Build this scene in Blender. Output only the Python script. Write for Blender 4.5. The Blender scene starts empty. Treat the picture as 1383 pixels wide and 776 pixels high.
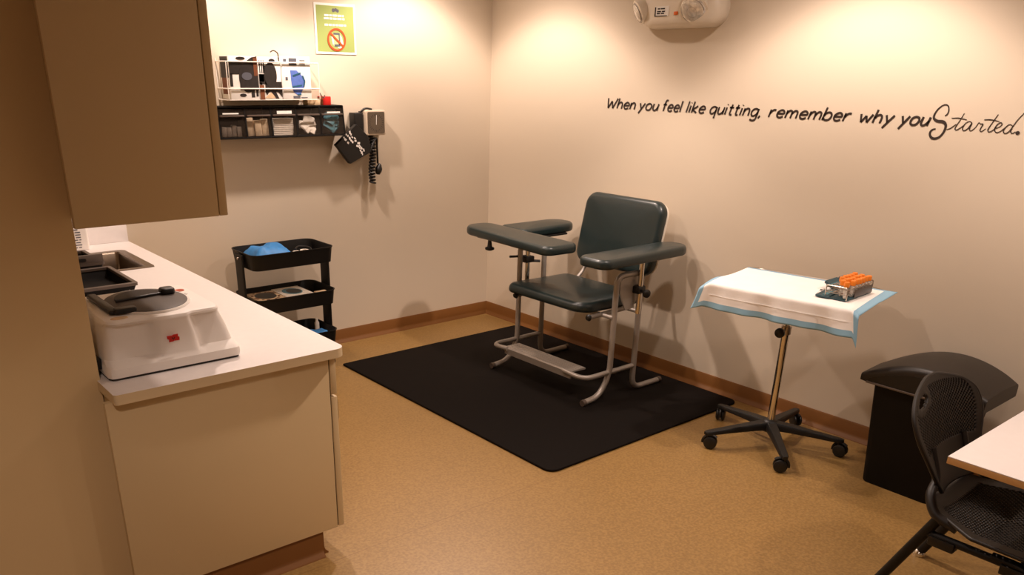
import bpy, bmesh, math, random
from mathutils import Vector, Matrix

random.seed(7)
S = bpy.context.scene
COL = S.collection
PI = math.pi
BASE = {}


# ------------------------------------------------------------------ materials
def srgb(c):
    f = lambda v: v / 12.92 if v <= 0.04045 else ((v + 0.055) / 1.055) ** 2.4
    return tuple(f(v / 255.0) for v in c) + (1.0,)


def material(name, rgb, rough=0.5, metal=0.0, var=0.06, scale=8.0, bump=0.0, bscale=200.0,
             spec=0.5, alpha=1.0, trans=0.0, emit=None, estr=0.0, coat=0.0):
    m = bpy.data.materials.new(name)
    m.use_nodes = True
    nt = m.node_tree
    b = nt.nodes['Principled BSDF']
    c = srgb(rgb)
    tc = nt.nodes.new('ShaderNodeTexCoord')
    nz = nt.nodes.new('ShaderNodeTexNoise')
    nz.inputs['Scale'].default_value = scale
    nz.inputs['Detail'].default_value = 4.0
    nt.links.new(tc.outputs['Object'], nz.inputs['Vector'])
    rmp = nt.nodes.new('ShaderNodeValToRGB')
    rmp.color_ramp.elements[0].position = 0.3
    rmp.color_ramp.elements[1].position = 0.7
    rmp.color_ramp.elements[0].color = tuple(max(0, v * (1 - var)) for v in c[:3]) + (1,)
    rmp.color_ramp.elements[1].color = tuple(min(1, v * (1 + var)) for v in c[:3]) + (1,)
    nt.links.new(nz.outputs['Fac'], rmp.inputs['Fac'])
    nt.links.new(rmp.outputs['Color'], b.inputs['Base Color'])
    b.inputs['Roughness'].default_value = rough
    b.inputs['Metallic'].default_value = metal
    b.inputs['Specular IOR Level'].default_value = spec
    b.inputs['Coat Weight'].default_value = coat
    b.inputs['Transmission Weight'].default_value = trans
    b.inputs['Alpha'].default_value = alpha
    if emit:
        b.inputs['Emission Color'].default_value = srgb(emit)
        b.inputs['Emission Strength'].default_value = estr
    if bump:
        n2 = nt.nodes.new('ShaderNodeTexNoise')
        n2.inputs['Scale'].default_value = bscale
        n2.inputs['Detail'].default_value = 3.0
        nt.links.new(tc.outputs['Object'], n2.inputs['Vector'])
        bp = nt.nodes.new('ShaderNodeBump')
        bp.inputs['Strength'].default_value = bump
        bp.inputs['Distance'].default_value = 0.002
        nt.links.new(n2.outputs['Fac'], bp.inputs['Height'])
        nt.links.new(bp.outputs['Normal'], b.inputs['Normal'])
    return m


def floor_material():
    m = material('speckled_vinyl', (152, 120, 70), rough=0.42, var=0.05, scale=2.2)
    nt = m.node_tree
    b = nt.nodes['Principled BSDF']
    tc = [n for n in nt.nodes if n.type == 'TEX_COORD'][0]
    base = [n for n in nt.nodes if n.type == 'VALTORGB'][0]
    sp = nt.nodes.new('ShaderNodeTexNoise')
    sp.inputs['Scale'].default_value = 95
    sp.inputs['Detail'].default_value = 2
    nt.links.new(tc.outputs['Object'], sp.inputs['Vector'])
    r = nt.nodes.new('ShaderNodeValToRGB')
    r.color_ramp.elements[0].position = 0.35
    r.color_ramp.elements[1].position = 0.68
    r.color_ramp.elements[0].color = (0.66, 0.60, 0.52, 1)
    r.color_ramp.elements[1].color = (1.12, 1.12, 1.12, 1)
    nt.links.new(sp.outputs['Fac'], r.inputs['Fac'])
    mx = nt.nodes.new('ShaderNodeMixRGB')
    mx.blend_type = 'MULTIPLY'
    mx.inputs['Fac'].default_value = 0.55
    nt.links.new(base.outputs['Color'], mx.inputs['Color1'])
    nt.links.new(r.outputs['Color'], mx.inputs['Color2'])
    # the welded seam between two sheets, running across the room
    geo = nt.nodes.new('ShaderNodeNewGeometry')
    sep = nt.nodes.new('ShaderNodeSeparateXYZ')
    nt.links.new(geo.outputs['Position'], sep.inputs['Vector'])
    a = nt.nodes.new('ShaderNodeMath'); a.operation = 'ADD'; a.inputs[1].default_value = 2.262
    nt.links.new(sep.outputs['Y'], a.inputs[0])
    ab = nt.nodes.new('ShaderNodeMath'); ab.operation = 'ABSOLUTE'
    nt.links.new(a.outputs[0], ab.inputs[0])
    lt = nt.nodes.new('ShaderNodeMath'); lt.operation = 'LESS_THAN'; lt.inputs[1].default_value = 0.0022
    nt.links.new(ab.outputs[0], lt.inputs[0])
    fm = nt.nodes.new('ShaderNodeMath'); fm.operation = 'MULTIPLY'; fm.inputs[1].default_value = 0.45
    nt.links.new(lt.outputs[0], fm.inputs[0])
    m2 = nt.nodes.new('ShaderNodeMixRGB'); m2.blend_type = 'MIX'
    nt.links.new(fm.outputs[0], m2.inputs['Fac'])
    nt.links.new(mx.outputs['Color'], m2.inputs['Color1'])
    m2.inputs['Color2'].default_value = srgb((120, 85, 45))
    nt.links.new(m2.outputs['Color'], b.inputs['Base Color'])
    return m


def gauze_material():
    m = material('quilted_white_pad', (246, 243, 240), rough=0.9, var=0.02, scale=14, bump=0.25, bscale=45)
    return m


def granite_label_material():
    return material('sheet_paper', (238, 236, 232), rough=0.8, var=0.02)


M = {}
M['wall'] = material('painted_wall', (206, 193, 174), rough=0.62, var=0.012, scale=1.4, bump=0.05, bscale=320, spec=0.25)
M['wall_entry'] = material('shade_tinted_wall', (216, 192, 148), rough=0.62, var=0.012, scale=1.4, spec=0.25)  # wall paint with this side's yellowish shade put into the colour
M['ceiling'] = material('ceiling_tile', (200, 194, 184), rough=0.9, var=0.03, scale=30)
M['floor'] = floor_material()
M['base'] = material('rubber_cove_base', (118, 74, 26), rough=0.55, var=0.05, scale=5)
M['laminate'] = material('almond_laminate', (204, 182, 142), rough=0.45, var=0.012, scale=3)
M['laminate_edge'] = material('almond_edge_band', (212, 192, 156), rough=0.45, var=0.012)
M['gap'] = material('gap_shade_brown', (60, 45, 30), rough=0.9)  # dark brown painted in for the shade of cabinet gaps; also the hidden plinth
M['counter'] = material('white_countertop_laminate', (228, 222, 220), rough=0.33, var=0.015, scale=40)
M['steel'] = material('brushed_steel', (190, 180, 168), rough=0.28, metal=1.0, var=0.05, scale=60)
M['sink_steel'] = material('dark_sink_steel', (132, 118, 104), rough=0.3, metal=1.0, var=0.08, scale=30)
M['chrome'] = material('chrome', (225, 220, 212), rough=0.12, metal=1.0, var=0.02)
M['frame'] = material('grey_enamel_tube', (158, 150, 142), rough=0.38, metal=0.35, var=0.03)
M['vinyl'] = material('teal_vinyl', (24, 38, 39), rough=0.36, var=0.06, scale=20, bump=0.12, bscale=260, coat=0.15)
M['black'] = material('black_plastic', (12, 10, 9), rough=0.45, var=0.1)
M['black_matte'] = material('black_matte_rubber', (17, 12, 9), rough=0.85, var=0.08, scale=30, spec=0.12)
M['black_metal'] = material('black_powder_coat', (11, 9, 8), rough=0.5, var=0.08, spec=0.35)
M['mesh_black'] = material('dark_moulded_plastic', (20, 15, 12), rough=0.5, var=0.05)
M['bin_black'] = material('dark_bin_plastic', (12, 9, 7), rough=0.6, var=0.06, spec=0.2)
M['lid_black'] = material('charcoal_plastic_lid', (27, 21, 17), rough=0.42, var=0.05)
M['tray_grey'] = material('smoked_plastic', (84, 72, 64), rough=0.42, var=0.06)
M['white'] = material('white_plastic', (240, 234, 228), rough=0.35, var=0.012)
M['device_white'] = material('white_abs_housing', (236, 231, 226), rough=0.5, var=0.01)
M['offwhite'] = material('ivory_plastic', (226, 216, 200), rough=0.4, var=0.012)
M['smoke'] = material('smoked_lid_window', (96, 90, 86), spec=0.12, rough=0.5, var=0.04)
M['dark_window'] = material('dark_rotor_window', (40, 32, 28), spec=0.12, rough=0.5, var=0.05)
M['paper'] = granite_label_material()
M['ink'] = material('dark_ink', (40, 34, 34), rough=0.8)
M['vinyl_letters'] = material('dark_brown_lettering', (42, 28, 20), rough=0.7)
M['green'] = material('lime_print', (150, 166, 92), rough=0.6, var=0.02)
M['green_pale'] = material('pale_lime_print', (190, 200, 140), rough=0.6, var=0.02)
M['orange_print'] = material('orange_print', (186, 74, 20), rough=0.6)
M['grey_print'] = material('slate_print', (86, 88, 98), rough=0.6)
M['red'] = material('red_card', (190, 22, 14), rough=0.5)
M['orange'] = material('orange_cap_plastic', (236, 132, 36), rough=0.42, var=0.08)
M['orange_light'] = material('amber_indicator', (235, 110, 20), rough=0.3)
M['blue'] = material('blue_wrap', (50, 128, 196), rough=0.55, var=0.12, scale=30)
M['blue_pad'] = material('pale_blue_backing', (142, 186, 212), rough=0.6, var=0.05)
M['blue_print'] = material('blue_print', (84, 112, 190), rough=0.6, var=0.1, scale=60)
M['navy_print'] = material('deep_teal_print', (26, 84, 112), rough=0.6)
M['teal'] = material('teal_packet', (72, 122, 134), rough=0.45, var=0.2, scale=60)
M['teal_dark'] = material('dark_teal_case', (40, 72, 82), rough=0.45, var=0.1)
M['brown_print'] = material('brown_print', (112, 62, 30), rough=0.6, var=0.15, scale=50)
M['black_print'] = material('black_print', (34, 28, 26), rough=0.55, var=0.25, scale=50)
M['tan_card'] = material('tan_card', (206, 178, 142), rough=0.7, var=0.08, scale=40)
M['gauze'] = gauze_material()
M['packet'] = material('paper_packets', (232, 222, 208), rough=0.75, var=0.10, scale=60)
M['packet_tan'] = material('tan_paper_packets', (214, 190, 158), rough=0.75, var=0.14, scale=60)
M['glass'] = material('tube_plastic', (222, 214, 204), rough=0.15, var=0.05)
M['edge_tan'] = material('tan_edge_band', (196, 152, 98), rough=0.5, var=0.05)
M['white_cuff_print'] = material('white_cuff_print', (226, 220, 214), rough=0.7)
M['gauge_face'] = material('grey_gauge_face', (86, 74, 60), rough=0.5, var=0.08, scale=60)
M['gauge_body'] = material('taupe_gauge_body', (200, 184, 164), rough=0.45)
M['lens'] = material('clear_lamp_lens', (226, 220, 210), rough=0.12, metal=0.25, var=0.22, scale=60)
M['clear'] = material('clear_bin_front', (70, 60, 52), rough=0.18, var=0.02, alpha=0.16)
M['vial_grey'] = material('grey_translucent_vials', (120, 110, 100), rough=0.3, var=0.2, scale=50)
M['wire'] = material('white_coated_wire', (238, 232, 224), rough=0.35)
M['tan_tape'] = material('tan_tape', (204, 172, 112), rough=0.6)


# ------------------------------------------------------------------ object helpers
def mark(o, label=None, cat=None, group=None, kind=None):
    if label: o['label'] = label
    if cat: o['category'] = cat
    if group: o['group'] = group
    if kind: o['kind'] = kind
    return o


def root(name, loc, label, cat, group=None):
    o = bpy.data.objects.new(name, None)
    o.empty_display_size = 0.05
    COL.objects.link(o)
    o.location = loc
    BASE[o] = Vector(loc)
    return mark(o, label, cat, group)


def mesh(name, bm, mats, parent=None, angle=38, label=None, fixnormals=True):
    if fixnormals:
        bmesh.ops.recalc_face_normals(bm, faces=bm.faces)
    if parent is None:
        xs = [v.co for v in bm.verts]
        base = Vector(((min(v.x for v in xs) + max(v.x for v in xs)) / 2,
                       (min(v.y for v in xs) + max(v.y for v in xs)) / 2, min(v.z for v in xs)))
    else:
        base = BASE[parent]
    for v in bm.verts:
        v.co -= base
    me = bpy.data.meshes.new(name)
    bm.to_mesh(me)
    bm.free()
    for m in (mats if isinstance(mats, (list, tuple)) else [mats]):
        me.materials.append(m)
    me.shade_smooth()
    me.set_sharp_from_angle(angle=math.radians(angle))
    o = bpy.data.objects.new(name, me)
    COL.objects.link(o)
    if parent is None:
        o.location = base
    else:
        o.parent = parent
    BASE[o] = base.copy()
    if label: o['label'] = label
    return o


def pieces(name, bm, mats, parent, angle=38):
    """one part for every separate piece in bm"""
    left = set(bm.verts)
    made = []
    while left:
        st_ = [left.pop()]
        isl = set(st_)
        while st_:
            v = st_.pop()
            for e in v.link_edges:
                w = e.other_vert(v)
                if w in left:
                    left.discard(w); isl.add(w); st_.append(w)
        b2 = bmesh.new()
        mp = {v: b2.verts.new(v.co) for v in isl}
        for fc in bm.faces:
            if fc.verts[0] in isl: b2.faces.new([mp[v] for v in fc.verts]).material_index = fc.material_index
        made.append(mesh(name, b2, mats, parent, angle))
    bm.free()
    return made


def single(name, bm, mats, label, cat, group=None, angle=38):
    return mark(mesh(name, bm, mats, None, angle), label, cat, group)


def structure(name, bm, mats, parent=None, angle=38):
    o = mesh(name, bm, mats, parent, angle)
    if parent is None: o['kind'] = 'structure'
    return o


def copy_tree(o, dloc=(0, 0, 0), label=None, group=None, parent=None):
    c = o.copy()
    COL.objects.link(c)
    if parent is not None:
        c.parent = parent
    else:
        c.location = Vector(o.location) + Vector(dloc)
    if label: c['label'] = label
    if group: c['group'] = group
    for ch in list(o.children):
        copy_tree(ch, parent=c)
    return c


def B():
    return bmesh.new()


# ------------------------------------------------------------------ shape helpers
def loft(bm, rings, cap0=True, cap1=True, closed=True, mi=0):
    vr = [[bm.verts.new(p) for p in r] for r in rings]
    n = len(vr[0])
    fs = []
    for a, b in zip(vr[:-1], vr[1:]):
        for i in range(n if closed else n - 1):
            j = (i + 1) % n
            fs.append(bm.faces.new((a[i], a[j], b[j], b[i])))
    if cap0: fs.append(bm.faces.new(list(reversed(vr[0]))))
    if cap1: fs.append(bm.faces.new(vr[-1]))
    for f in fs: f.material_index = mi
    return fs


def rr(x0, x1, y0, y1, r, n=5):
    """rounded rectangle outline, counter-clockwise; r one radius or four (x1y1, x0y1, x0y0, x1y0)"""
    if not isinstance(r, (tuple, list)): r = (r,) * 4
    out = []
    for k, (cx, cy, a0) in enumerate(((x1, y1, 0), (x0, y1, PI / 2), (x0, y0, PI), (x1, y0, 1.5 * PI))):
        q = max(r[k], 1e-4)
        ox = cx - q if cx == x1 else cx + q
        oy = cy - q if cy == y1 else cy + q
        for i in range(n + 1):
            a = a0 + PI / 2 * i / n
            out.append((ox + q * math.cos(a), oy + q * math.sin(a)))
    return out


def box(bm, x0, x1, y0, y1, z0, z1, bev=0.0, seg=2, Mx=None, mi=0):
    vs = [bm.verts.new((x, y, z)) for z in (z0, z1) for x, y in ((x0, y0), (x1, y0), (x1, y1), (x0, y1))]
    q = [(3, 2, 1, 0), (4, 5, 6, 7), (0, 1, 5, 4), (1, 2, 6, 5), (2, 3, 7, 6), (3, 0, 4, 7)]
    fs = [bm.faces.new([vs[i] for i in f]) for f in q]
    for f in fs: f.material_index = mi
    allv = vs
    if bev > 0:
        es = list({e for f in fs for e in f.edges})
        r = bmesh.ops.bevel(bm, geom=es, offset=bev, segments=seg, affect='EDGES', profile=0.5, clamp_overlap=True)
        allv = list({v for f in r['faces'] for v in f.verts} | {v for v in vs if v.is_valid})
        for f in r['faces']: f.material_index = mi
    if Mx is not None:
        for v in allv: v.co = Mx @ v.co
    return allv


def rslab(bm, x0, x1, y0, y1, z0, z1, r, e=0.0, n=5, Mx=None, mi=0, es=3):
    """rounded-rectangle slab with edges rounded by e"""
    rings = []
    def ring(ins, z):
        rad = tuple(max(q - ins, 1e-4) for q in r) if isinstance(r, (tuple, list)) else max(r - ins, 1e-4)
        return [Vector((x, y, z)) for x, y in rr(x0 + ins, x1 - ins, y0 + ins, y1 - ins, rad, n)]
    if e > 0:
        for i in range(es + 1):
            a = PI / 2 * i / es
            rings.append(ring(e * (1 - math.sin(a)), z0 + e * (1 - math.cos(a))))
        for i in range(es + 1):
            a = PI / 2 * i / es
            rings.append(ring(e * (1 - math.cos(a)), z1 - e * (1 - math.sin(a))))
    else:
        rings = [ring(0, z0), ring(0, z1)]
    if Mx is not None: rings = [[Mx @ p for p in q] for q in rings]
    return loft(bm, rings, mi=mi)


def cushion(bm, lx, ly, t, r, e, crown=0.0, Mx=None, n=7, es=4, dish=None, mi=0):
    """upholstered pad centred at the origin, thickness along z; crown lifts the middle of the top"""
    x, y = lx / 2, ly / 2
    rings = []
    def ring(ins, z):
        rad = tuple(max(q - ins, 1e-3) for q in r) if isinstance(r, (tuple, list)) else max(r - ins, 1e-3)
        return [Vector((a, b, z)) for a, b in rr(-x + ins, x - ins, -y + ins, y - ins, rad, n)]
    e2 = min(e * 0.6, t * 0.4)
    for i in range(es + 1):
        a = PI / 2 * i / es
        rings.append(ring(e2 * (1 - math.sin(a)), -t / 2 + e2 * (1 - math.cos(a))))
    et = min(e, t - e2 - 0.001)
    for i in range(es + 1):
        a = PI / 2 * i / es
        rings.append(ring(e * (1 - math.cos(a)), t / 2 - et * (1 - math.sin(a))))
    last = rings[-1]
    for s in (0.85, 0.65, 0.42, 0.2, 0.05):
        rings.append([Vector((p.x * s, p.y * s, p.z + crown * (1 - s * s))) for p in last])
    if dish:
        for q in rings[es + 1:]:
            for p in q: p.z += dish(p.x / x, p.y / y)
    if Mx is not None: rings = [[Mx @ p for p in q] for q in rings]
    return loft(bm, rings, mi=mi)


def taper(faces, Mx, axis, half, k):
    """narrow a pad towards one end along x (0) or y (1), then place it"""
    for v in {v for f in faces for v in f.verts}:
        t = v.co[axis] / half
        v.co[1 - axis] *= 1 + k * max(0, t) - .04 * (t * t)
        v.co = Mx @ v.co


def fillet(pts, rad, n=5):
    pts = [Vector(p) for p in pts]
    rads = rad if isinstance(rad, (list, tuple)) else [rad] * len(pts)
    out = [pts[0]]
    for i in range(1, len(pts) - 1):
        a, b, c = pts[i - 1], pts[i], pts[i + 1]
        d1, d2 = (a - b), (c - b)
        r = min(rads[i], d1.length * 0.49, d2.length * 0.49)
        p0, p1 = b + d1.normalized() * r, b + d2.normalized() * r
        for k in range(n + 1):
            t = k / n
            out.append(p0 * (1 - t) ** 2 + b * 2 * t * (1 - t) + p1 * t ** 2)
    out.append(pts[-1])
    return out


def spline(pts, n=6):
    P = [Vector(p) for p in pts]
    P = [P[0] * 2 - P[1]] + P + [P[-1] * 2 - P[-2]]
    out = []
    for i in range(1, len(P) - 2):
        a, b, c, d = P[i - 1:i + 3]
        for k in range(n):
            t = k / n
            out.append(0.5 * ((2 * b) + (c - a) * t + (2 * a - 5 * b + 4 * c - d) * t * t + (3 * b - a - 3 * c + d) * t ** 3))
    out.append(P[-2])
    return out


def tube(bm, pts, r, seg=12, closed=False, mi=0, squash=None):
    pts = [Vector(p) for p in pts]
    n = len(pts)
    tang = []
    for i in range(n):
        a = pts[i - 1] if (i > 0 or closed) else pts[i]
        b = pts[(i + 1) % n] if (i < n - 1 or closed) else pts[i]
        d = b - a
        tang.append(d.normalized() if d.length > 1e-9 else Vector((0, 0, 1)))
    up = Vector((0, 0, 1)) if abs(tang[0].z) < 0.9 else Vector((1, 0, 0))
    nrm = (up - tang[0] * up.dot(tang[0])).normalized()
    rings = []
    for i in range(n):
        if i > 0:
            nrm = nrm - tang[i] * nrm.dot(tang[i])
            nrm = nrm.normalized() if nrm.length > 1e-6 else tang[i].orthogonal().normalized()
        bn = tang[i].cross(nrm)
        q = r(i / (n - 1)) if callable(r) else r
        ring = [pts[i] + (nrm * math.cos(2 * PI * k / seg) + bn * math.sin(2 * PI * k / seg)) * q for k in range(seg)]
        rings.append(ring)
    if closed: rings.append(rings[0])
    if closed:
        vr = [[bm.verts.new(p) for p in q] for q in rings[:-1]]
        vr.append(vr[0])
        for a, b in zip(vr[:-1], vr[1:]):
            for i in range(seg):
                j = (i + 1) % seg
                bm.faces.new((a[i], a[j], b[j], b[i])).material_index = mi
    else:
        loft(bm, rings, mi=mi)


def lathe(bm, prof, c=(0, 0, 0), Mx=None, seg=28, mi=0, sx=1.0, sy=1.0):
    ring = prof[0] == prof[-1]
    rings = []
    for r, z in prof:
        rings.append([Vector((max(r, 1e-4) * sx * math.cos(2 * PI * k / seg), max(r, 1e-4) * sy * math.sin(2 * PI * k / seg), z)) for k in range(seg)])
    T = Matrix.Translation(Vector(c)) @ (Mx if Mx is not None else Matrix.Identity(4))
    loft(bm, [[T @ p for p in q] for q in rings], not ring, not ring, mi=mi)


def rotz(a, c=(0, 0, 0)):
    return Matrix.Translation(Vector(c)) @ Matrix.Rotation(a, 4, 'Z')


def axis_to(d):
    return Vector((0, 0, 1)).rotation_difference(Vector(d).normalized()).to_matrix().to_4x4()


def plate(bm, pts, d, mi=0):
    """polygon pushed along d to a thin plate"""
    a = [Vector(p) for p in pts]
    b = [p + Vector(d) for p in a]
    loft(bm, [a, b], mi=mi)


def ribbon(bm, pts, w, axis, t):
    """flat stroke of width w (number or function) lying in the plane with normal `axis`, thickness t"""
    pts = [Vector(p) for p in pts]
    ax = Vector(axis)
    rings = []
    n = len(pts)
    for i, p in enumerate(pts):
        d = (pts[min(i + 1, n - 1)] - pts[max(i - 1, 0)])
        d = d.normalized() if d.length > 1e-9 else Vector((0, 1, 0))
        s = d.cross(ax).normalized()
        q = (w(i / max(1, n - 1)) if callable(w) else w) / 2
        rings.append([p + s * q, p - s * q, p - s * q + ax * t, p + s * q + ax * t])
    loft(bm, rings)


# ------------------------------------------------------------------ the room
H = 2.62
bm = B(); box(bm, -5.4, 0.15, -6.0, 0.15, -0.06, 0.0); structure('floor', bm, M['floor'])
bm = B(); box(bm, -5.4, 0.15, -6.0, 0.15, H, H + 0.08); structure('ceiling', bm, M['ceiling'])
bm = B(); box(bm, -3.40, 0.15, 0.0, 0.12, 0.0, H); structure('wall_back', bm, M['wall'])
bm = B(); box(bm, 0.0, 0.12, -6.0, 0.0, 0.0, H); structure('wall_right', bm, M['wall'])
bm = B(); box(bm, -3.36, -3.235, -1.98, 0.0, 0.0, H); structure('wall_left', bm, M['wall'])
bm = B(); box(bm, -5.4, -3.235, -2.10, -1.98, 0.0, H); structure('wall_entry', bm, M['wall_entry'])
bm = B(); box(bm, -5.4, -5.28, -6.0, -2.10, 0.0, H); structure('wall_far_left', bm, M['wall'])
bm = B(); box(bm, -5.4, 0.12, -6.0, -5.88, 0.0, H); structure('wall_front', bm, M['wall'])


def cove(bm, a, b, out, h=0.088):
    """cove base from a to b, standing out along `out`"""
    a, b, o = Vector(a), Vector(b), Vector(out)
    prof = [(0, 0), (0.026, 0), (0.024, 0.006), (0.013, 0.016), (0.009, 0.03), (0.008, h - 0.006), (0.005, h), (0, h)]
    r = [[p + o * q + Vector((0, 0, z)) for q, z in prof] for p in (a, b)]
    loft(bm, r)


bm = B(); cove(bm, (-2.60, 0, 0), (0, 0, 0), (0, -1, 0)); structure('baseboard_back', bm, M['base'])
bm = B(); cove(bm, (0, 0, 0), (0, -5.88, 0), (-1, 0, 0)); structure('baseboard_right', bm, M['base'])

# ------------------------------------------------------------------ base cabinet, counter, sink, wall cabinet
cab = root('base_cabinet', (-2.88, -1.1, 0.0), 'almond laminate base cabinet under the white counter with a brown toe kick', 'cabinet')
bm = B(); box(bm, -3.232, -2.547, -2.20, -0.004, 0.113, 0.600)
for k_ in range(5):
    y_ = -2.196 + .545 * k_
    if k_ != 3: box(bm, -3.232, -2.547, y_, y_ + .012, 0.600, 0.768)
box(bm, -2.560, -2.547, -2.20, -0.004, 0.600, 0.768)
box(bm, -3.232, -3.220, -2.20, -0.004, 0.600, 0.768)
mesh('body', bm, M['laminate'], cab)
bm = B(); box(bm, -3.262, -2.546, -2.222, -2.20, 0.110, 0.7680, 0.0012); mesh('end_panel', bm, M['laminate'], cab)
bm = B(); box(bm, -3.232, -2.602, -2.196, -0.004, 0.0, 0.113); mesh('plinth', bm, M['gap'], cab)
bm = B(); cove(bm, (-3.232, -2.196, 0), (-2.602, -2.196, 0), (0, -1, 0), 0.113)
cove(bm, (-2.602, -2.196, 0), (-2.602, -0.02, 0), (1, 0, 0), 0.113); mesh('toe_kick', bm, M['base'], cab)
bm = B(); box(bm, -2.547, -2.541, -2.216, -0.01, 0.115, 0.76); mesh('gap_shade', bm, M['gap'], cab)  # dark strip standing in for shade between carcass and doors
for k in range(4):
    ya, yb = -2.221 + k * 0.553, -2.221 + (k + 1) * 0.553 - 0.006
    bm = B(); box(bm, -2.541, -2.518, ya, yb, 0.111, 0.618, 0.0025); d = mesh('door', bm, M['laminate'], cab)
    bm = B(); tube(bm, fillet([(-2.518, ya + 0.06, 0.50), (-2.488, ya + 0.06, 0.50), (-2.488, ya + 0.06, 0.58), (-2.518, ya + 0.06, 0.58)], 0.012), 0.004, 8)
    mesh('handle', bm, M['steel'], d)
    bm = B(); box(bm, -2.541, -2.518, ya, yb, 0.627, 0.755, 0.0025); d = mesh('drawer', bm, M['laminate'], cab)
    bm = B(); ym = (ya + yb) / 2
    tube(bm, fillet([(-2.518, ym - 0.05, 0.69), (-2.490, ym - 0.05, 0.69), (-2.490, ym + 0.05, 0.69), (-2.518, ym + 0.05, 0.69)], 0.012), 0.004, 8)
    mesh('handle', bm, M['steel'], d)

CZ0, CZ = 0.7685, 0.799
SX0, SX1, SY0, SY1 = -2.93, -2.592, -0.70, -0.235
ct = root('countertop', (-2.87, -1.1, CZ0), 'long white laminate countertop with a rounded front corner and a sink cutout', 'countertop')
bm = B()


def slabpoly(pts, z0, z1, e=0.004):
    c = Vector((sum(p[0] for p in pts) / len(pts), sum(p[1] for p in pts) / len(pts)))
    def ins(q, z): return [Vector((x + (c.x - x) * q, y + (c.y - y) * q, z)) for x, y in pts]
    loft(bm, [[Vector((x, y, z0)) for x, y in pts], [Vector((x, y, z1)) for x, y in pts]])


front = rr(-3.243, -2.495, -2.256, SY0, (0.0001, 0.0001, 0.012, 0.035), 6)
slabpoly(front, CZ0, CZ)
box(bm, -3.235, SX0, SY0, SY1, CZ0, CZ)
box(bm, SX1, -2.495, SY0, SY1, CZ0, CZ)
box(bm, -3.235, -2.495, SY1, -0.001, CZ0, CZ)
bm.normal_update()
bmesh.ops.recalc_face_normals(bm, faces=bm.faces)
for fc in bm.faces:
    if abs(fc.normal.z) < .5: fc.material_index = 1
mesh('top', bm, [M['counter'], M['laminate_edge']], ct)
bm = B(); box(bm, -3.234, -2.495, -0.016, -0.001, CZ, 0.893, 0.003)
single('backsplash', bm, M['counter'], 'short white laminate backsplash along the back wall behind the sink', 'backsplash')

sink = root('sink_basin', (-2.76, -0.47, 0.62), 'stainless steel drop-in sink basin set in the white counter', 'sink')
bm = B()
lip = [(0.004, CZ + 0.0005), (0.004, CZ + 0.003), (-0.008, CZ + 0.0035), (-0.03, CZ + 0.002), (-0.036, CZ - 0.006), (-0.045, CZ - 0.13), (-0.07, CZ - 0.15)]
rings = []
for o, z in lip:
    rings.append([Vector((x, y, z)) for x, y in rr(SX0 - o, SX1 + o, SY0 - o, SY1 + o, max(0.03 + o * 0.3, 0.008), 5)])
loft(bm, rings, cap0=False)
mesh('bowl', bm, M['sink_steel'], sink)
bm = B(); lathe(bm, [(0.0, 0.0), (0.03, 0.0), (0.034, 0.004), (0.026, 0.005), (0.024, 0.001), (0.0, 0.001)], (-2.76, -0.47, CZ - 0.1495), seg=20)
mesh('drain', bm, M['chrome'], sink)

wc = root('wall_cabinet', (-3.05, -1.13, 1.264), 'tall almond laminate wall cabinet hung over the counter on the left', 'cabinet')
bm = B(); box(bm, -3.234, -2.884, -2.235, -0.002, 1.266, 2.30, 0.001); mesh('body', bm, M['laminate'], wc)
bm = B(); box(bm, -3.266, -2.882, -2.256, -2.235, 1.264, 2.30, 0.0015); mesh('end_panel', bm, M['laminate'], wc)
bm = B(); box(bm, -2.884, -2.879, -2.248, -0.01, 1.27, 2.295); mesh('gap_shade', bm, M['gap'], wc)  # shade behind the upper doors, drawn as a dark strip
for k in range(4):
    ya, yb = -2.255 + k * 0.562, -2.255 + (k + 1) * 0.562 - 0.005
    bm = B(); box(bm, -2.879, -2.855, ya, yb, 1.264, 2.30, 0.0025); mesh('door', bm, M['laminate'], wc)

# ------------------------------------------------------------------ things on the counter
cf = root('centrifuge', (-3.02, -1.95, CZ), 'white bench centrifuge with a round grey lid window on the near end of the counter', 'centrifuge')
bm = B()


def cring(z, x0, x1, yf, yb, bulge, r):
    """footprint of the housing at one height; front carries a swelling in the middle"""
    out = []
    n = 60
    for i in range(n + 1):
        t = i / n
        x = x0 + (x1 - x0) * t
        b = (1 / (1 + math.exp(-(t - 0.36) / 0.022)) - 1 / (1 + math.exp(-(t - 0.70) / 0.012))) * bulge
        edge = r * (1 - math.sqrt(max(0, 1 - max(0, 1 - min(t, 1 - t) * (x1 - x0) / r) ** 2)))
        out.append(Vector((x, yf - b + edge, z)))
    for i in range(n + 1):
        t = 1 - i / n
        x = x0 + (x1 - x0) * t
        edge = r * (1 - math.sqrt(max(0, 1 - max(0, 1 - min(t, 1 - t) * (x1 - x0) / r) ** 2)))
        out.append(Vector((x, yb - edge, z)))
    return out


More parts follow.
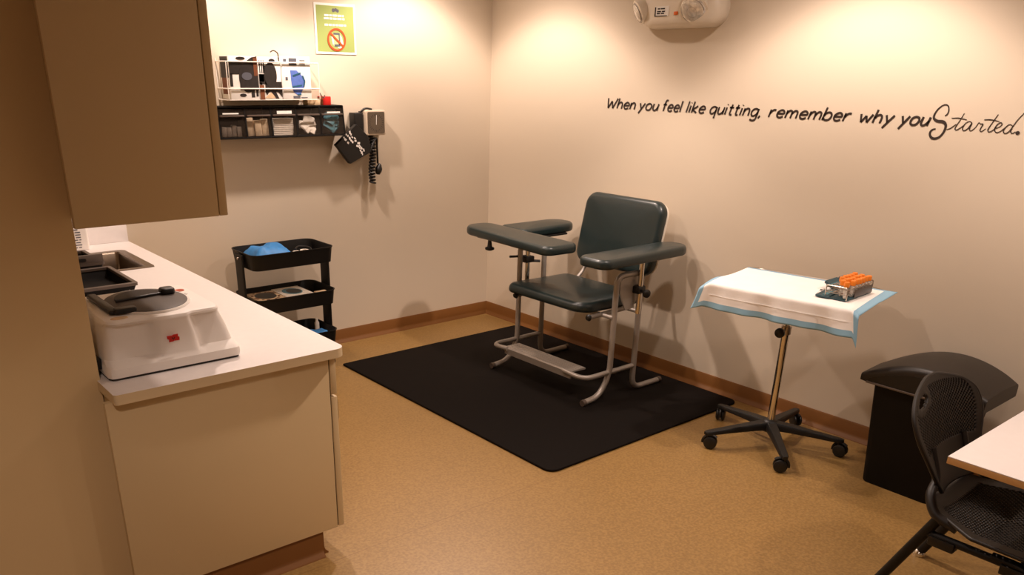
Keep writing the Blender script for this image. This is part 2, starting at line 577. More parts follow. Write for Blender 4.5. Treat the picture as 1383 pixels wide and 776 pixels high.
hz = [(0.007, -3.216, -2.810, -2.140, -1.70, 0.000, 0.018),
      (0.018, -3.217, -2.807, -2.143, -1.70, 0.000, 0.02),
      (0.034, -3.215, -2.808, -2.141, -1.705, 0.000, 0.022),
      (0.042, -3.213, -2.811, -2.128, -1.71, 0.006, 0.024),
      (0.052, -3.210, -2.815, -2.104, -1.715, 0.026, 0.026),
      (0.100, -3.202, -2.826, -2.092, -1.73, 0.036, 0.028),
      (0.146, -3.196, -2.843, -2.086, -1.75, 0.036, 0.03),
      (0.153, -3.195, -2.846, -2.098, -1.752, 0.026, 0.03),
      (0.160, -3.193, -2.850, -2.112, -1.754, 0.010, 0.03),
      (0.165, -3.190, -2.853, -2.108, -1.758, 0.010, 0.03),
      (0.168, -3.183, -2.862, -2.098, -1.766, 0.010, 0.03)]
loft(bm, [cring(CZ + z, a, b_, c, d, e, r) for z, a, b_, c, d, e, r in hz])
mesh('housing', bm, M['device_white'], cf, angle=32)
bm = B(); loft(bm, [cring(CZ + z, -3.214, -2.812, -2.137, -1.71, 0, 0.018) for z in (0.0, 0.007)])
mesh('foot_rim', bm, M['black'], cf)
ZT = CZ + 0.168
LC = (-3.022, -1.935)
bm = B(); lathe(bm, [(0.150, -0.003), (0.157, 0.001), (0.154, 0.006), (0.147, 0.0055)], (LC[0], LC[1], ZT), seg=48, sx=0.82)
mesh('lid_rim', bm, M['device_white'], cf)
bm = B(); lathe(bm, [(0.1475, 0.0), (0.1475, 0.0065), (0.141, 0.009), (0.06, 0.0105), (0.0, 0.0105)], (LC[0], LC[1], ZT), seg=48, sx=0.82)
lid = mesh('lid', bm, M['smoke'], cf)
bm = B()
pts = [(LC[0] + 0.82 * 0.105 * math.cos(a), LC[1] + 0.02 + 0.098 * math.sin(a), ZT + 0.0100) for a in [PI * (0.08 + 0.95 * k / 18) for k in range(19)]]
plate(bm, pts, (0, 0, 0.0020)); mesh('rotor_window', bm, M['dark_window'], lid)
bm = B(); tube(bm, [(LC[0] - 0.09, LC[1] + 0.004, ZT + 0.014), (LC[0] + 0.075, LC[1] + 0.020, ZT + 0.016)], 0.0045, 8); mesh('seam_bar', bm, M['black'], lid)
bm = B(); rslab(bm, LC[0] + 0.055, LC[0] + 0.10, LC[1] + 0.005, LC[1] + 0.05, ZT + 0.009, ZT + 0.03, 0.014, 0.007); mesh('latch', bm, M['black'], cf)
bm = B(); rslab(bm, -3.150, -3.085, -2.055, -2.02, ZT + 0.004, ZT + 0.020, 0.01, 0.005)
rslab(bm, -3.165, -3.135, -2.045, -1.80, ZT + 0.003, ZT + 0.016, 0.01, 0.005)
pieces('hinge', bm, M['black'], cf)
bm = B(); lathe(bm, [(0, 0), (0.026, 0), (0.024, 0.0025), (0, 0.003)], (-3.148, -2.078, ZT - 0.0006), seg=20, sx=1.0, sy=0.6); mesh('button', bm, M['tan_card'], cf)
bm = B(); lathe(bm, [(0, 0), (0.016, 0), (0.015, 0.0022), (0, 0.0026)], (-2.886, -1.855, ZT - 0.0004), seg=20); mesh('status_sticker', bm, M['orange_print'], cf, label='round orange sticker')
bm = B()
for k, (dx, dy) in enumerate(((0, 0), (0.012, -0.004), (0.004, -0.012), (0.014, -0.016))):
    box(bm, -2.902 + dx, -2.896 + dx, -1.902 + dy, -1.898 + dy, ZT - 0.0002, ZT + 0.0008)
mesh('panel_marks', bm, M['gauge_face'], cf)
# red diamond-notched sticker on the front bulge
bm = B()
c = Vector((-3.018, -2.1362, CZ + 0.098))
pts = []
for (a, b_) in ((-1, .85), (-.15, .8), (.1, 1), (.85, 1.05), (.8, .4), (1.05, .1), (1.0, -.85), (.1, -.8), (-.1, -.95), (-.75, -1), (-.7, -.3), (-1, 0)):
    pts.append(c + Vector((a * 0.018, 0, b_ * 0.0105)))
plate(bm, pts, (0, 0.003, 0)); st = mesh('front_sticker', bm, M['red'], cf, label='small red sticker on the front')
bm = B()
tube(bm, [c + Vector((-.004, -.0006, .003)), c + Vector((0, -.0006, -.004)), c + Vector((.0045, -.0006, .003))], 0.0012, 6)
mesh('sticker_tick', bm, M['ink'], st)
bm = B(); rslab(bm, -3.235, -3.214, -2.07, -1.98, CZ + 0.02, CZ + 0.055, 0.006, 0.004); mesh('power_inlet', bm, M['black'], cf)


def open_bin(name, x0, x1, y0, y1, z0, z1, label, slot=False):
    t = root(name, ((x0 + x1) / 2, (y0 + y1) / 2, z0), label, 'bin')
    bm = B()
    out = lambda i, z: [Vector((x, y, z)) for x, y in rr(x0 + i, x1 - i, y0 + i, y1 - i, max(0.012 - i * .3, .003), 4)]
    loft(bm, [out(0.02, z0), out(0.006, z1 - 0.012), out(0.010, z1 - 0.010), out(0.024, z0 + 0.004)], True, True)
    mesh('tub', bm, M['bin_black'], t)
    bm = B()
    loft(bm, [out(0.006, z1 - 0.013), out(0.0, z1 - 0.012), out(0.0, z1 - 0.001), out(0.002, z1), out(0.016, z1), out(0.018, z1 - 0.002), out(0.018, z1 - 0.012), out(0.006, z1 - 0.013)], False, False)
    mesh('rim', bm, M['tray_grey'], t)
    if slot:
        bm = B()
        box(bm, x0 + 0.01, x1 - 0.004, y0 + 0.001, y0 + 0.012, z1 - 0.006, z1 + 0.035, 0.003)
        p = mesh('front_lip', bm, M['tray_grey'], t)
        bm = B(); rslab(bm, x0 + 0.09, x1 - 0.075, -0.007, 0.007, -0.002, 0.0014, 0.006, 0, Mx=Matrix.Translation((0, y0 + 0.0, z1 + 0.015)) @ Matrix.Rotation(PI / 2, 4, 'X'))
        mesh('hand_slot', bm, M['black'], p)
    return t


open_bin('storage_bin', -3.16, -2.812, -1.165, -0.79, CZ, CZ + 0.05, 'black open plastic bin nearest the centrifuge on the counter')
open_bin('storage_bin', -3.16, -2.825, -0.772, -0.46, CZ + 0.0045, CZ + 0.066, 'black open bin with a hand slot, standing partly over the sink', True)

ctn = root('wipes_carton', (-2.83, -0.07, CZ), 'white printed carton standing in the back corner of the counter', 'carton')
bm = B(); rslab(bm, -2.95, -2.716, -0.125, -0.02, CZ, CZ + 0.22, 0.012, 0.004); mesh('box_body', bm, M['white'], ctn)
bm = B()
for k in range(11):
    z = CZ + 0.012 + k * 0.0125
    x = -2.925
    while x < -2.76:
        w = random.uniform(0.012, 0.035)
        box(bm, x, min(x + w, -2.752), -0.1262, -0.1248, z, z + 0.0045)
        x += w + 0.006
pieces('print', bm, M['grey_print'], ctn)
for (x, y, w, lab) in ((-2.764, -0.802, 0.022, 'small tan tape tab on the counter beside the sink'), (-2.785, -1.185, 0.022, 'small tan tape tab on the counter behind the centrifuge')):
    bm = B(); box(bm, x - w, x + w * .4, y - 0.03, y + 0.03, CZ, CZ + 0.0015); single('tape_tab', bm, M['tan_tape'], lab, 'tape')

# ------------------------------------------------------------------ things on the back wall
# poster
po = root('wall_poster', (-1.175, -0.001, 1.736), 'lime green no-phone notice in a white border on the back wall', 'poster')
bm = B(); box(bm, -1.308, -1.042, -0.004, -0.0005, 1.736, 1.999); mesh('sheet', bm, M['paper'], po)
bm = B(); box(bm, -1.296, -1.054, -0.0048, -0.0038, 1.748, 1.987); mesh('green_panel', bm, M['green'], po)
yb = -0.0056
bm = B()
for (x, z, r) in ((-1.185, 1.964, .010), (-1.170, 1.967, .009), (-1.158, 1.962, .009)):
    lathe(bm, [(0, 0), (r, 0), (r, .001), (0, .001)], (x, -0.0047, z), Matrix.Rotation(PI / 2, 4, 'X'), 12)
mesh('emblem', bm, M['grey_print'], po)
bm = B()
for z, x0, x1 in ((1.937, -1.245, -1.118), (1.921, -1.248, -1.104), (1.888, -1.246, -1.105)):
    x = x0
    while x < x1 - 0.006:
        w = random.uniform(0.014, 0.034)
        box(bm, x, min(x + w, x1), yb, -0.0046, z - 0.005, z + 0.005)
        x += w + 0.005
pieces('heading_word', bm, M['paper'], po)
pc = Vector((-1.172, 0, 1.812))
bm = B()
lathe(bm, [(0.050, 0), (0.061, 0), (0.061, 0.0014), (0.050, 0.0014), (0.050, 0)], (pc.x, -0.0056, pc.z), Matrix.Rotation(PI / 2, 4, 'X'), 40)
box(bm, -0.056, 0.056, -0.0007, 0.0007, -0.0055, 0.0055, Mx=Matrix.Translation((pc.x, -0.0072, pc.z)) @ Matrix.Rotation(math.radians(40), 4, 'Y'))
mesh('prohibition_ring', bm, M['orange_print'], po)
bm = B()
box(bm, pc.x - 0.022, pc.x + 0.024, -0.0056, -0.0046, pc.z - 0.034, pc.z + 0.036)
mesh('phone_screen', bm, M['green_pale'], po)
bm = B()
box(bm, pc.x - 0.020, pc.x + 0.022, -0.0062, -0.0050, pc.z + 0.026, pc.z + 0.036)
box(bm, pc.x + 0.014, pc.x + 0.021, -0.0062, -0.0050, pc.z - 0.026, pc.z + 0.027)
box(bm, pc.x - 0.016, pc.x + 0.020, -0.0062, -0.0050, pc.z - 0.034, pc.z - 0.024)
mesh('phone_frame', bm, M['grey_print'], po)
bm = B()
plate(bm, [(pc.x - .034, -.0058, pc.z + .018), (pc.x - .024, -.0058, pc.z + .02), (pc.x - .018, -.0058, pc.z - .024), (pc.x - .026, -.0058, pc.z - .026)], (0, .001, 0))
plate(bm, [(pc.x + .024, -.0058, pc.z + .026), (pc.x + .034, -.0058, pc.z + .014), (pc.x + .044, -.0058, pc.z - .022), (pc.x + .036, -.0058, pc.z - .030), (pc.x + .026, -.0058, pc.z - .010)], (0, .001, 0))
plate(bm, [(pc.x + .004, -.0058, pc.z - .038), (pc.x + .034, -.0058, pc.z - .034), (pc.x + .028, -.0058, pc.z - .046), (pc.x + .012, -.0058, pc.z - .044)], (0, .001, 0))
pieces('hand_print', bm, M['paper'], po)

# wire rack holding three glove boxes
rk = root('wire_rack', (-1.63, -0.06, 1.49), 'white wire rack on the back wall above the row of bins, holding glove boxes', 'rack')
bm = B()
RX0, RX1 = -1.912, -1.372
for z in (1.552, 1.684):
    tube(bm, fillet([(RX0, -0.004, z), (RX0, -0.135, z), (RX1, -0.135, z), (RX1, -0.004, z)], 0.01), 0.0032, 8)
pieces('front_wire', bm, M['wire'], rk)
bm = B()
for k in range(5):
    y = -0.008 - k * 0.030
    tube(bm, [(RX0, y, 1.4955), (RX1, y, 1.4955)], 0.0016, 6)
pieces('shelf_wire', bm, M['wire'], rk)
bm = B()
for x in (RX0, RX1):
    tube(bm, fillet([(x, -0.004, 1.70), (x, -0.004, 1.4955), (x, -0.135, 1.4955), (x, -0.135, 1.684)], 0.008), 0.0026, 6)
pieces('side_wire', bm, M['wire'], rk)
bm = B(); tube(bm, spline([(-1.372, -0.135, 1.53), (-1.362, -0.14, 1.512), (-1.350, -0.14, 1.506), (-1.345, -0.14, 1.52)], 5), 0.003, 6)
tube(bm, spline([(-1.640, -0.10, 1.735), (-1.630, -0.12, 1.742), (-1.612, -0.13, 1.728), (-1.610, -0.134, 1.690)], 5), 0.0035, 6)
pieces('wire_hook', bm, M['tray_grey'], rk)


def ellipse(bm, cx, cz, rx, rz, y, t=0.0012, a0=0.0, a1=2 * PI, n=24):
    plate(bm, [(cx + rx * math.cos(a0 + (a1 - a0) * k / n), y, cz + rz * math.sin(a0 + (a1 - a0) * k / n)) for k in range(n)], (0, t, 0))


def rect(bm, x0, x1, z0, z1, y, t=0.0012):
    box(bm, x0, x1, y, y + t, z0, z1)


def glove_box(x0, x1, z0, z1, label, style):
    t = root('glove_box', ((x0 + x1) / 2, -0.07, z0), label, 'glove box', 'glove boxes in the wire rack')
    y0, y1 = -0.128, -0.012
    bm = B(); box(bm, x0, x1, y0, y1, z0, z1, 0.002); mesh('carton', bm, M['paper'] if style != 'tan' else M['tan_card'], t)
    yf = y0 - 0.0012
    W, Z = x1 - x0, z1 - z0
    X = lambda u: x0 + W * u
    V = lambda v: z0 + Z * v
    if style == 'dark':
        bm = B(); rect(bm, X(.0), X(1), V(.58), V(.86), yf); rect(bm, X(.34), X(1), V(.22), V(.60), yf); rect(bm, X(.0), X(.10), V(.30), V(.6), yf); plate(bm, [(X(.55), yf, V(.85)), (X(1), yf, V(.85)), (X(1), yf, V(1)), (X(.8), yf, V(.97))], (0, .0012, 0)); rect(bm, X(.72), X(.84), V(.05), V(.3), yf); rect(bm, X(.89), X(.97), V(.07), V(.26), yf)
        ellipse(bm, X(.62), V(.5), W * .3, Z * .34, yf - .001); ellipse(bm, X(.42), V(.945), W * .16, Z * .035, yf - .001)
        box(bm, x0 - 0.0012, x0, y0 + 0.01, y1 - .01, V(.5), V(.98)); mesh('black_artwork', bm, M['black_print'], t)
        bm = B(); ellipse(bm, X(.42), V(.10), W * .12, Z * .04, yf); mesh('thumb_mark', bm, M['black_print'], t)
        bm = B(); ellipse(bm, X(.60), V(.54), W * .18, Z * .09, yf - .0022, .001); mesh('glove_opening', bm, M['grey_print'], t)
        bm = B(); rect(bm, X(.86), X(.99), V(.55), V(.97), yf - .0016, .001); box(bm, x0 - .0014, x0, y0 + .02, y1 - .02, V(.12), V(.5)); pieces('brown_artwork', bm, M['brown_print'], t)
    elif style == 'brown':
        bm = B(); ellipse(bm, X(.52), V(.58), W * .28, Z * .30, yf - .001); rect(bm, X(.25), X(1), V(.18), V(.42), yf); rect(bm, X(.0), X(.42), V(.36), V(.60), yf); rect(bm, X(.2), X(.55), V(.62), V(.80), yf); plate(bm, [(X(.8), yf, V(.18)), (X(1), yf, V(.18)), (X(1), yf, V(.05))], (0, .0012, 0)); plate(bm, [(X(.22), yf, V(.2)), (X(.45), yf, V(.2)), (X(.3), yf, V(.1))], (0, .0012, 0))
        rect(bm, X(.02), X(.12), V(.10), V(.40), yf); rect(bm, X(.02), X(.22), V(.42), V(.60), yf); ellipse(bm, X(.62), V(.91), W * .14, Z * .05, yf)
        for k in range(3): rect(bm, X(.04 + .09 * k), X(.08 + .09 * k), V(.62), V(.92), yf)
        plate(bm, [(X(.5), yf, V(.18)), (X(.72), yf, V(.18)), (X(.85), yf, V(0.02)), (X(.7), yf, V(0.02))], (0, .0012, 0))
        mesh('black_artwork', bm, M['black_print'], t)
        bm = B(); rect(bm, X(.0), X(.2), V(.0), V(.34), yf - .0008, .001); pieces('brown_artwork', bm, M['brown_print'], t)
        bm = B(); plate(bm, [(X(.2), yf, V(.04)), (X(.5), yf, V(.16)), (X(.72), yf, V(.05)), (X(.5), yf, V(.02))], (0, .0012, 0)); mesh('hand_artwork', bm, M['tan_card'], t)
    else:
        bm = B(); pts = [(X(.28), V(.68)), (X(.50), V(.68)), (X(.66), V(.58)), (X(.76), V(.45)), (X(.74), V(.30)), (X(.62), V(.14)), (X(.50), V(.10)), (X(.36), V(.17)), (X(.30), V(.35))]
        plate(bm, [(a, yf, b) for a, b in pts], (0, .0012, 0)); mesh('glove_artwork', bm, M['blue_print'], t)
        bm = B()
        for (a, b), (c_, d) in (((.36, .55), (.64, .62)), ((.32, .29), (.66, .33)), ((.70, .56), (.77, .43)), ((.77, .43), (.72, .28)), ((.5, .11), (.62, .12))):
            ribbon(bm, [(X(a), yf - .0008, V(b)), (X(c_), yf - .0008, V(d))], 0.008, (0, -1, 0), .0008)
        mesh('glove_outline', bm, M['navy_print'], t)
        bm = B(); rect(bm, X(.25), X(.52), V(.79), V(.96), yf); rect(bm, X(.06), X(.16), V(.86), V(.94), yf); rect(bm, X(.10), X(.18), V(.45), V(.52), yf)
        for k in range(4): rect(bm, X(.62), X(.82), V(.80 + .035 * k), V(.815 + .035 * k), yf)
        rect(bm, X(.34), X(.58), V(.02), V(.08), yf); rect(bm, X(.62), X(.84), V(.03), V(.05), yf)
        pieces('print', bm, M['grey_print'], t)
    return t


glove_box(-1.895, -1.735, 1.498, 1.712, 'white box with black artwork, leftmost of the three glove boxes in the wire rack', 'dark')
glove_box(-1.730, -1.600, 1.498, 1.710, 'brown, black and white glove box between its two neighbours in the wire rack', 'brown')
glove_box(-1.592, -1.420, 1.498, 1.716, 'white glove box with a blue oval, rightmost in the wire rack', 'blue')

# tilt-bin strip
bs = root('bin_strip', (-1.59, -0.06, 1.299), 'dark strip of five clear-fronted tilt bins screwed to the back wall', 'bin strip')
BX0, BX1, BZ0, BZ1 = -1.972, -1.212, 1.302, 1.462
bm = B()
box(bm, BX0, BX1, -0.012, -0.001, BZ0, BZ1, 0.002)
box(bm, BX0, BX1, -0.125, -0.001, BZ0 - 0.004, BZ0 + 0.004, 0.002)
box(bm, BX0, BX1, -0.105, -0.001, BZ1 - 0.006, BZ1 + 0.002, 0.002)
W = (BX1 - BX0) / 5
for k in range(6):
    x = BX0 + k * W
    w = 0.004
    plate(bm, [(x - w, -0.001, BZ0), (x - w, -0.122, BZ0), (x - w, -0.103, BZ1), (x - w, -0.001, BZ1)], (2 * w, 0, 0))
mesh('housing', bm, M['bin_black'], bs)
for k in range(5):
    x0, x1 = BX0 + k * W + 0.006, BX0 + (k + 1) * W - 0.006
    bm = B()
    yf = lambda z: -0.121 + 0.018 * (z - BZ0) / (BZ1 - BZ0)
    for (za, zb) in ((BZ0 + 0.006, BZ1 - 0.012),):
        plate(bm, [(x0, yf(za), za), (x1, yf(za), za), (x1, yf(zb), zb), (x0, yf(zb), zb)], (0, 0.002, 0))
    dr = mesh('tilt_bin', bm, M['clear'], bs)
    bm = B()
    z = BZ1 - 0.046
    box(bm, x0 + .002, x1 - .002, yf(z) - 0.012, yf(z), z - 0.005, z + 0.004, 0.002)
    mesh('pull_lip', bm, M['tray_grey'], dr)
    bm = B()
    if k == 0:
        box(bm, x0 + .02, x1 - .03, yf(z) - 0.0015, yf(z) - .0004, z + 0.008, z + 0.015)
    if k == 2:
        box(bm, x0 + .03, x1 - .02, yf(z) - 0.0015, yf(z) - .0004, z + 0.006, z + 0.022)
    if k == 4:
        box(bm, x0 + .04, x1 - .015, yf(z) - 0.0015, yf(z) - .0004, z + 0.006, z + 0.014)
    if k in (0, 2, 4): mesh('label_strip', bm, M['paper'], dr)
    else: bm.free()


def packets(name, x0, x1, z0, zt, m, label, cat, n, style):
    bm = B()
    if style == 'stack':
        for i in range(n):
            h = (zt - z0) / n
            j = random.uniform(-.003, .003)
            rslab(bm, x0 + j, x1 + j, -0.10, -0.03, z0 + i * h, z0 + (i + 1) * h - 0.001, 0.006, 0.002)
    elif style == 'upright':
        for i in range(n):
            w = (x1 - x0) / n
            h = (zt - z0) * random.uniform(.8, 1)
            box(bm, -w * .46, w * .46, -0.012, 0.012, 0, h, 0.003, Mx=Matrix.Translation((x0 + w * (i + .5), -0.088 + random.uniform(-.006, .006), z0)) @ Matrix.Rotation(random.uniform(-.08, .08), 4, 'Y'))
    else:
        for i in range(n):
            h = random.uniform(.03, .05)
            z = z0 + 0.014 + (zt - z0 - .03) * (i / n) * random.uniform(.85, 1.1)
            x = (x0 + x1) / 2 + (x1 - x0) * .30 * random.uniform(-1, 1) * (1 - .6 * i / n)
            rslab(bm, -.034, .034, -h * .6, h * .6, -.004, .004, .006, .003, Mx=Matrix.Translation((x, -0.085 + random.uniform(-.012, .012), z)) @ Matrix.Rotation(random.uniform(.9, 1.6), 4, 'X') @ Matrix.Rotation(random.uniform(-1, 1), 4, 'Z'))
    zmin = min(v.co.z for v in bm.verts)
    for v in bm.verts:
        v.co.z += z0 - zmin
        v.co.y = max(-.112, min(-.016, v.co.y))
        v.co.x = max(x0, min(x1, v.co.x))
    o = single(name, bm, m, label, cat)
    o['kind'] = 'stuff'
    return o


zb = BZ0 + 0.006
ax = [BX0 + k * W for k in range(6)]
packets('clear_vials', ax[0] + .015, ax[1] - .02, zb, zb + .06, M['vial_grey'], 'grey translucent vials in the leftmost tilt bin', 'supplies', 4, 'upright')
packets('dressing_packets', ax[1] + .014, ax[2] - .012, zb, zb + .098, M['packet_tan'], 'tan and white dressing packets in the second tilt bin from the left', 'supplies', 3, 'upright')
packets('gauze_pads', ax[2] + .012, ax[3] - .014, zb, zb + .092, M['packet'], 'flat stack of white gauze pads in the middle tilt bin', 'supplies', 9, 'stack')
packets('paper_packets', ax[3] + .03, ax[4] - .018, zb, zb + .098, M['packet'], 'loose whitish packets in the tilt bin fourth from the left', 'supplies', 9, 'loose')
packets('needle_packets', ax[4] + .012, ax[5] - .012, zb, zb + .105, M['teal'], 'teal needle packets in the rightmost tilt bin', 'supplies', 14, 'loose')

bm = B(); box(bm, -1.425, -1.342, -0.085, -0.025, 1.464, 1.497, 0.002); box(bm, -1.386, -1.380, -0.0862, -0.085, 1.465, 1.496)
single('small_carton', bm, M['tan_card'], 'small pale carton on top of the bin strip beside the red box', 'carton')
bm = B(); box(bm, -1.333, -1.283, -0.10, -0.03, 1.464, 1.511, 0.002); box(bm, -1.3345, -1.333, -0.095, -0.035, 1.466, 1.508, mi=1)
single('small_box', bm, [M['red'], M['brown_print']], 'small bright red box standing on the right end of the bin strip', 'box')

# wall blood-pressure unit
bp = root('blood_pressure_gauge', (-1.0, -0.04, 1.28), 'square taupe blood pressure gauge on the back wall with black coiled hose', 'blood pressure gauge')
bm = B(); rslab(bm, -0.071, 0.071, -0.072, 0.072, -0.028, 0.028, 0.012, 0.006, Mx=Matrix.Translation((-0.975, -0.060, 1.361)) @ Matrix.Rotation(PI / 2, 4, 'X')); mesh('gauge_case', bm, M['gauge_body'], bp)
bm = B(); rslab(bm, -0.060, 0.060, -0.062, 0.062, -0.001, 0.001, 0.008, 0, Mx=Matrix.Translation((-0.974, -0.0885, 1.361)) @ Matrix.Rotation(PI / 2, 4, 'X')); gf = mesh('gauge_face', bm, M['gauge_face'], bp)
bm = B()
for k in range(24):
    a = 2 * PI * k / 24
    ribbon(bm, [(-0.974 + .040 * math.cos(a), -0.0896, 1.361 + .040 * math.sin(a)), (-0.974 + .052 * math.cos(a), -0.0896, 1.361 + .052 * math.sin(a))], 0.0022, (0, -1, 0), 0.0006)
mesh('scale_marks', bm, M['ink'], gf)
bm = B(); ribbon(bm, [(-0.974, -0.0896, 1.350), (-0.971, -0.0896, 1.405)], 0.003, (0, -1, 0), 0.0008); mesh('needle', bm, M['paper'], gf)
bm = B(); box(bm, -1.045, -0.90, -0.032, -0.001, 1.295, 1.425, 0.003); mesh('wall_bracket', bm, M['black'], bp)
bm = B(); rslab(bm, -1.112, -1.052, -0.07, -0.002, 1.30, 1.418, 0.008, 0.004); tube(bm, spline([(-1.06, -.05, 1.418), (-1.045, -.06, 1.436), (-1.02, -.06, 1.442), (-0.985, -.06, 1.436)], 6), 0.006, 8)
mesh('cuff_basket', bm, M['black'], bp)
bm = B()
pts = []
for k in range(0, 15 * 12 + 1):
    a = 2 * PI * k / 12
    f = k / (15 * 12)
    pts.append((-0.992 + 0.016 * math.cos(a) + 0.006 * math.sin(f * 6), -0.060 + 0.016 * math.sin(a), 1.290 - 0.285 * f))
tube(bm, pts, 0.0065, 7)
mesh('coiled_hose', bm, M['black'], bp)
bm = B(); lathe(bm, [(0.0, -.032), (0.012, -.03), (0.021, -.012), (0.022, .006), (0.014, .026), (0.007, .036), (0.0, .037)], (-0.945, -0.055, 1.085), Matrix.Rotation(.25, 4, 'Y'), 16); mesh('inflation_bulb', bm, M['black'], bp)
bm = B(); tube(bm, spline([(-1.035, -.07, 1.30), (-1.05, -.085, 1.25), (-1.02, -.085, 1.21), (-0.99, -.08, 1.25), (-0.965, -.07, 1.27), (-.955, -.06, 1.22), (-0.95, -.055, 1.12)], 8), 0.006, 8); mesh('hose', bm, M['black'], bp)

cu = root('pressure_cuff', (-1.13, -0.06, 1.13), 'black cuff with white print hanging crooked from the blood pressure gauge', 'cuff')
cpts = [(-1.262, 1.243), (-1.168, 1.129), (-1.010, 1.195), (-1.03, 1.285), (-1.115, 1.36)]
bm = B()
r0 = fillet([(x, 0, z) for x, z in cpts + cpts[:1]], 0.012, 3)
r0 = r0[:-1] if (r0[0] - r0[-1]).length < 1e-6 else r0
ctr = Vector((-1.115, 0, 1.245))
loft(bm, [[Vector((ctr.x + (p.x - ctr.x) * s, y, ctr.z + (p.z - ctr.z) * s)) for p in r0] for s, y in ((.96, -0.060), (1, -.068), (1, -.084), (.96, -.092))])
mesh('wrap', bm, M['black'], cu)
bm = B()
yc = -0.0932
d1 = Vector((0.094 * 1.0, 0, -0.114)).normalized()          # along the printed lines
d2 = Vector((-d1.z, 0, d1.x))
o0 = Vector((-1.222, yc, 1.280))
for off, segs in ((.018, [(.004, .034), (.042, .060)]), (.040, [(-.004, .024), (.030, .070)]), (.064, [(.006, .030), (.038, .078)]), (.052, [(.098, .165)]), (.070, [(.092, .160)])):
    for a, b_ in segs:
        s0 = o0 + d2 * off
        t = a
        while t < b_ - .003:
            w = random.uniform(.009, .016)
            ribbon(bm, [s0 + d1 * t + d2 * random.uniform(-.007, .007), s0 + d1 * min(t + w, b_) + d2 * random.uniform(-.007, .007)], random.uniform(.007, .014), (0, -1, 0), .0008)
            t += w + .003
mesh('white_print', bm, M['white_cuff_print'], cu)

# ------------------------------------------------------------------ rolling cart by the back wall
KX0, KX1, KY0, KY1 = -1.995, -1.487, -0.432, -0.118
cart = root('utility_cart', ((KX0 + KX1) / 2, (KY0 + KY1) / 2, 0.0), 'black three-tier rolling utility cart against the back wall', 'cart')
for zr, zb_ in ((0.728, 0.640), (0.480, 0.395), (0.238, 0.150)):
    bm = B()
    o_ = lambda i, z, r=0.055: [Vector((x, y, z)) for x, y in rr(KX0 + i, KX1 - i, KY0 + i, KY1 - i, max(r - i, .01), 6)]
    loft(bm, [o_(0.014, zb_), o_(0.004, zr - 0.006), o_(0.0, zr - 0.004), o_(0.0, zr), o_(0.006, zr), o_(0.008, zr - 0.006), o_(0.018, zb_ + 0.005)])
    t_ = mesh('tray', bm, M['black_metal'], cart)
    bm = B()
    for x in (KX0 + 0.0, KX1 - 0.0):
        s = -1 if x < -1.7 else 1
        lathe(bm, [(0, 0), (0.008, 0), (0.007, 0.004), (0, 0.005)], (x + s * 0.016, -0.275, (zr + zb_) / 2 + .01), axis_to((s, 0, 0)), 12)
    pieces('bolt', bm, M['steel'], t_)
for s, x in ((-1, KX0), (1, KX1)):
    bm = B()
    rslab(bm, x - 0.014 if s < 0 else x + 0.001, x - 0.001 if s < 0 else x + 0.014, -0.318, -0.228, 0.085, 0.715, 0.004, 0.001)
    mesh('upright', bm, M['black_metal'], cart)
for x in (KX0 + 0.045, KX1 - 0.045):
    for y in (KY0 + 0.055, KY1 - 0.055):
        bm = B(); tube(bm, [(x, y, 0.148), (x, y, 0.085)], 0.008, 8)
        box(bm, x - 0.018, x + 0.018, y - 0.016, y + 0.016, 0.055, 0.088, 0.004)
        cs = mesh('caster', bm, M['black_metal'], cart)
        bm = B(); lathe(bm, [(0, -.012), (.022, -.012), (.030, -.007), (.031, 0), (.030, .007), (.022, .012), (0, .012)], (x, y, 0.031), axis_to((0, 1, 0)), 18); mesh('wheel', bm, M['black'], cs)


def crumple(bm, x0, x1, y0, y1, z0, h, nx=14, ny=9, seed=1, amp=.012):
    rnd = random.Random(seed)
    ph = [rnd.uniform(0, 6.28) for _ in range(8)]
    top, bot = [], []
    for i in range(nx + 1):
        for j in range(ny + 1):
            u, v = i / nx, j / ny
            e = min(1, min(u, 1 - u, v, 1 - v) * 5)
            w = math.sin(u * 9 + ph[0]) * math.sin(v * 7 + ph[1]) * .5 + math.sin(u * 17 + v * 9 + ph[2]) * .3 + rnd.uniform(-.25, .25)
            dx = .01 * math.sin(v * 9 + ph[3]) * (1 - e)
            top.append(bm.verts.new((x0 + (x1 - x0) * u + dx, y0 + (y1 - y0) * v, z0 + h * (.35 + .65 * e) + amp * w * (.3 + .7 * e))))
            bot.append(bm.verts.new((x0 + (x1 - x0) * u + dx, y0 + (y1 - y0) * v, z0)))
    k = ny + 1
    for i in range(nx):
        for j in range(ny):
            a, b_, c_, d = i * k + j, (i + 1) * k + j, (i + 1) * k + j + 1, i * k + j + 1
            bm.faces.new((top[a], top[b_], top[c_], top[d]))
            bm.faces.new((bot[d], bot[c_], bot[b_], bot[a]))
    ring = [i * k for i in range(nx + 1)] + [nx * k + j for j in range(1, k)] + [i * k + ny for i in range(nx - 1, -1, -1)] + [j for j in range(ny - 1, 0, -1)]
    for a, b_ in zip(ring, ring[1:] + ring[:1]):
        bm.faces.new((bot[a], bot[b_], top[b_], top[a]))


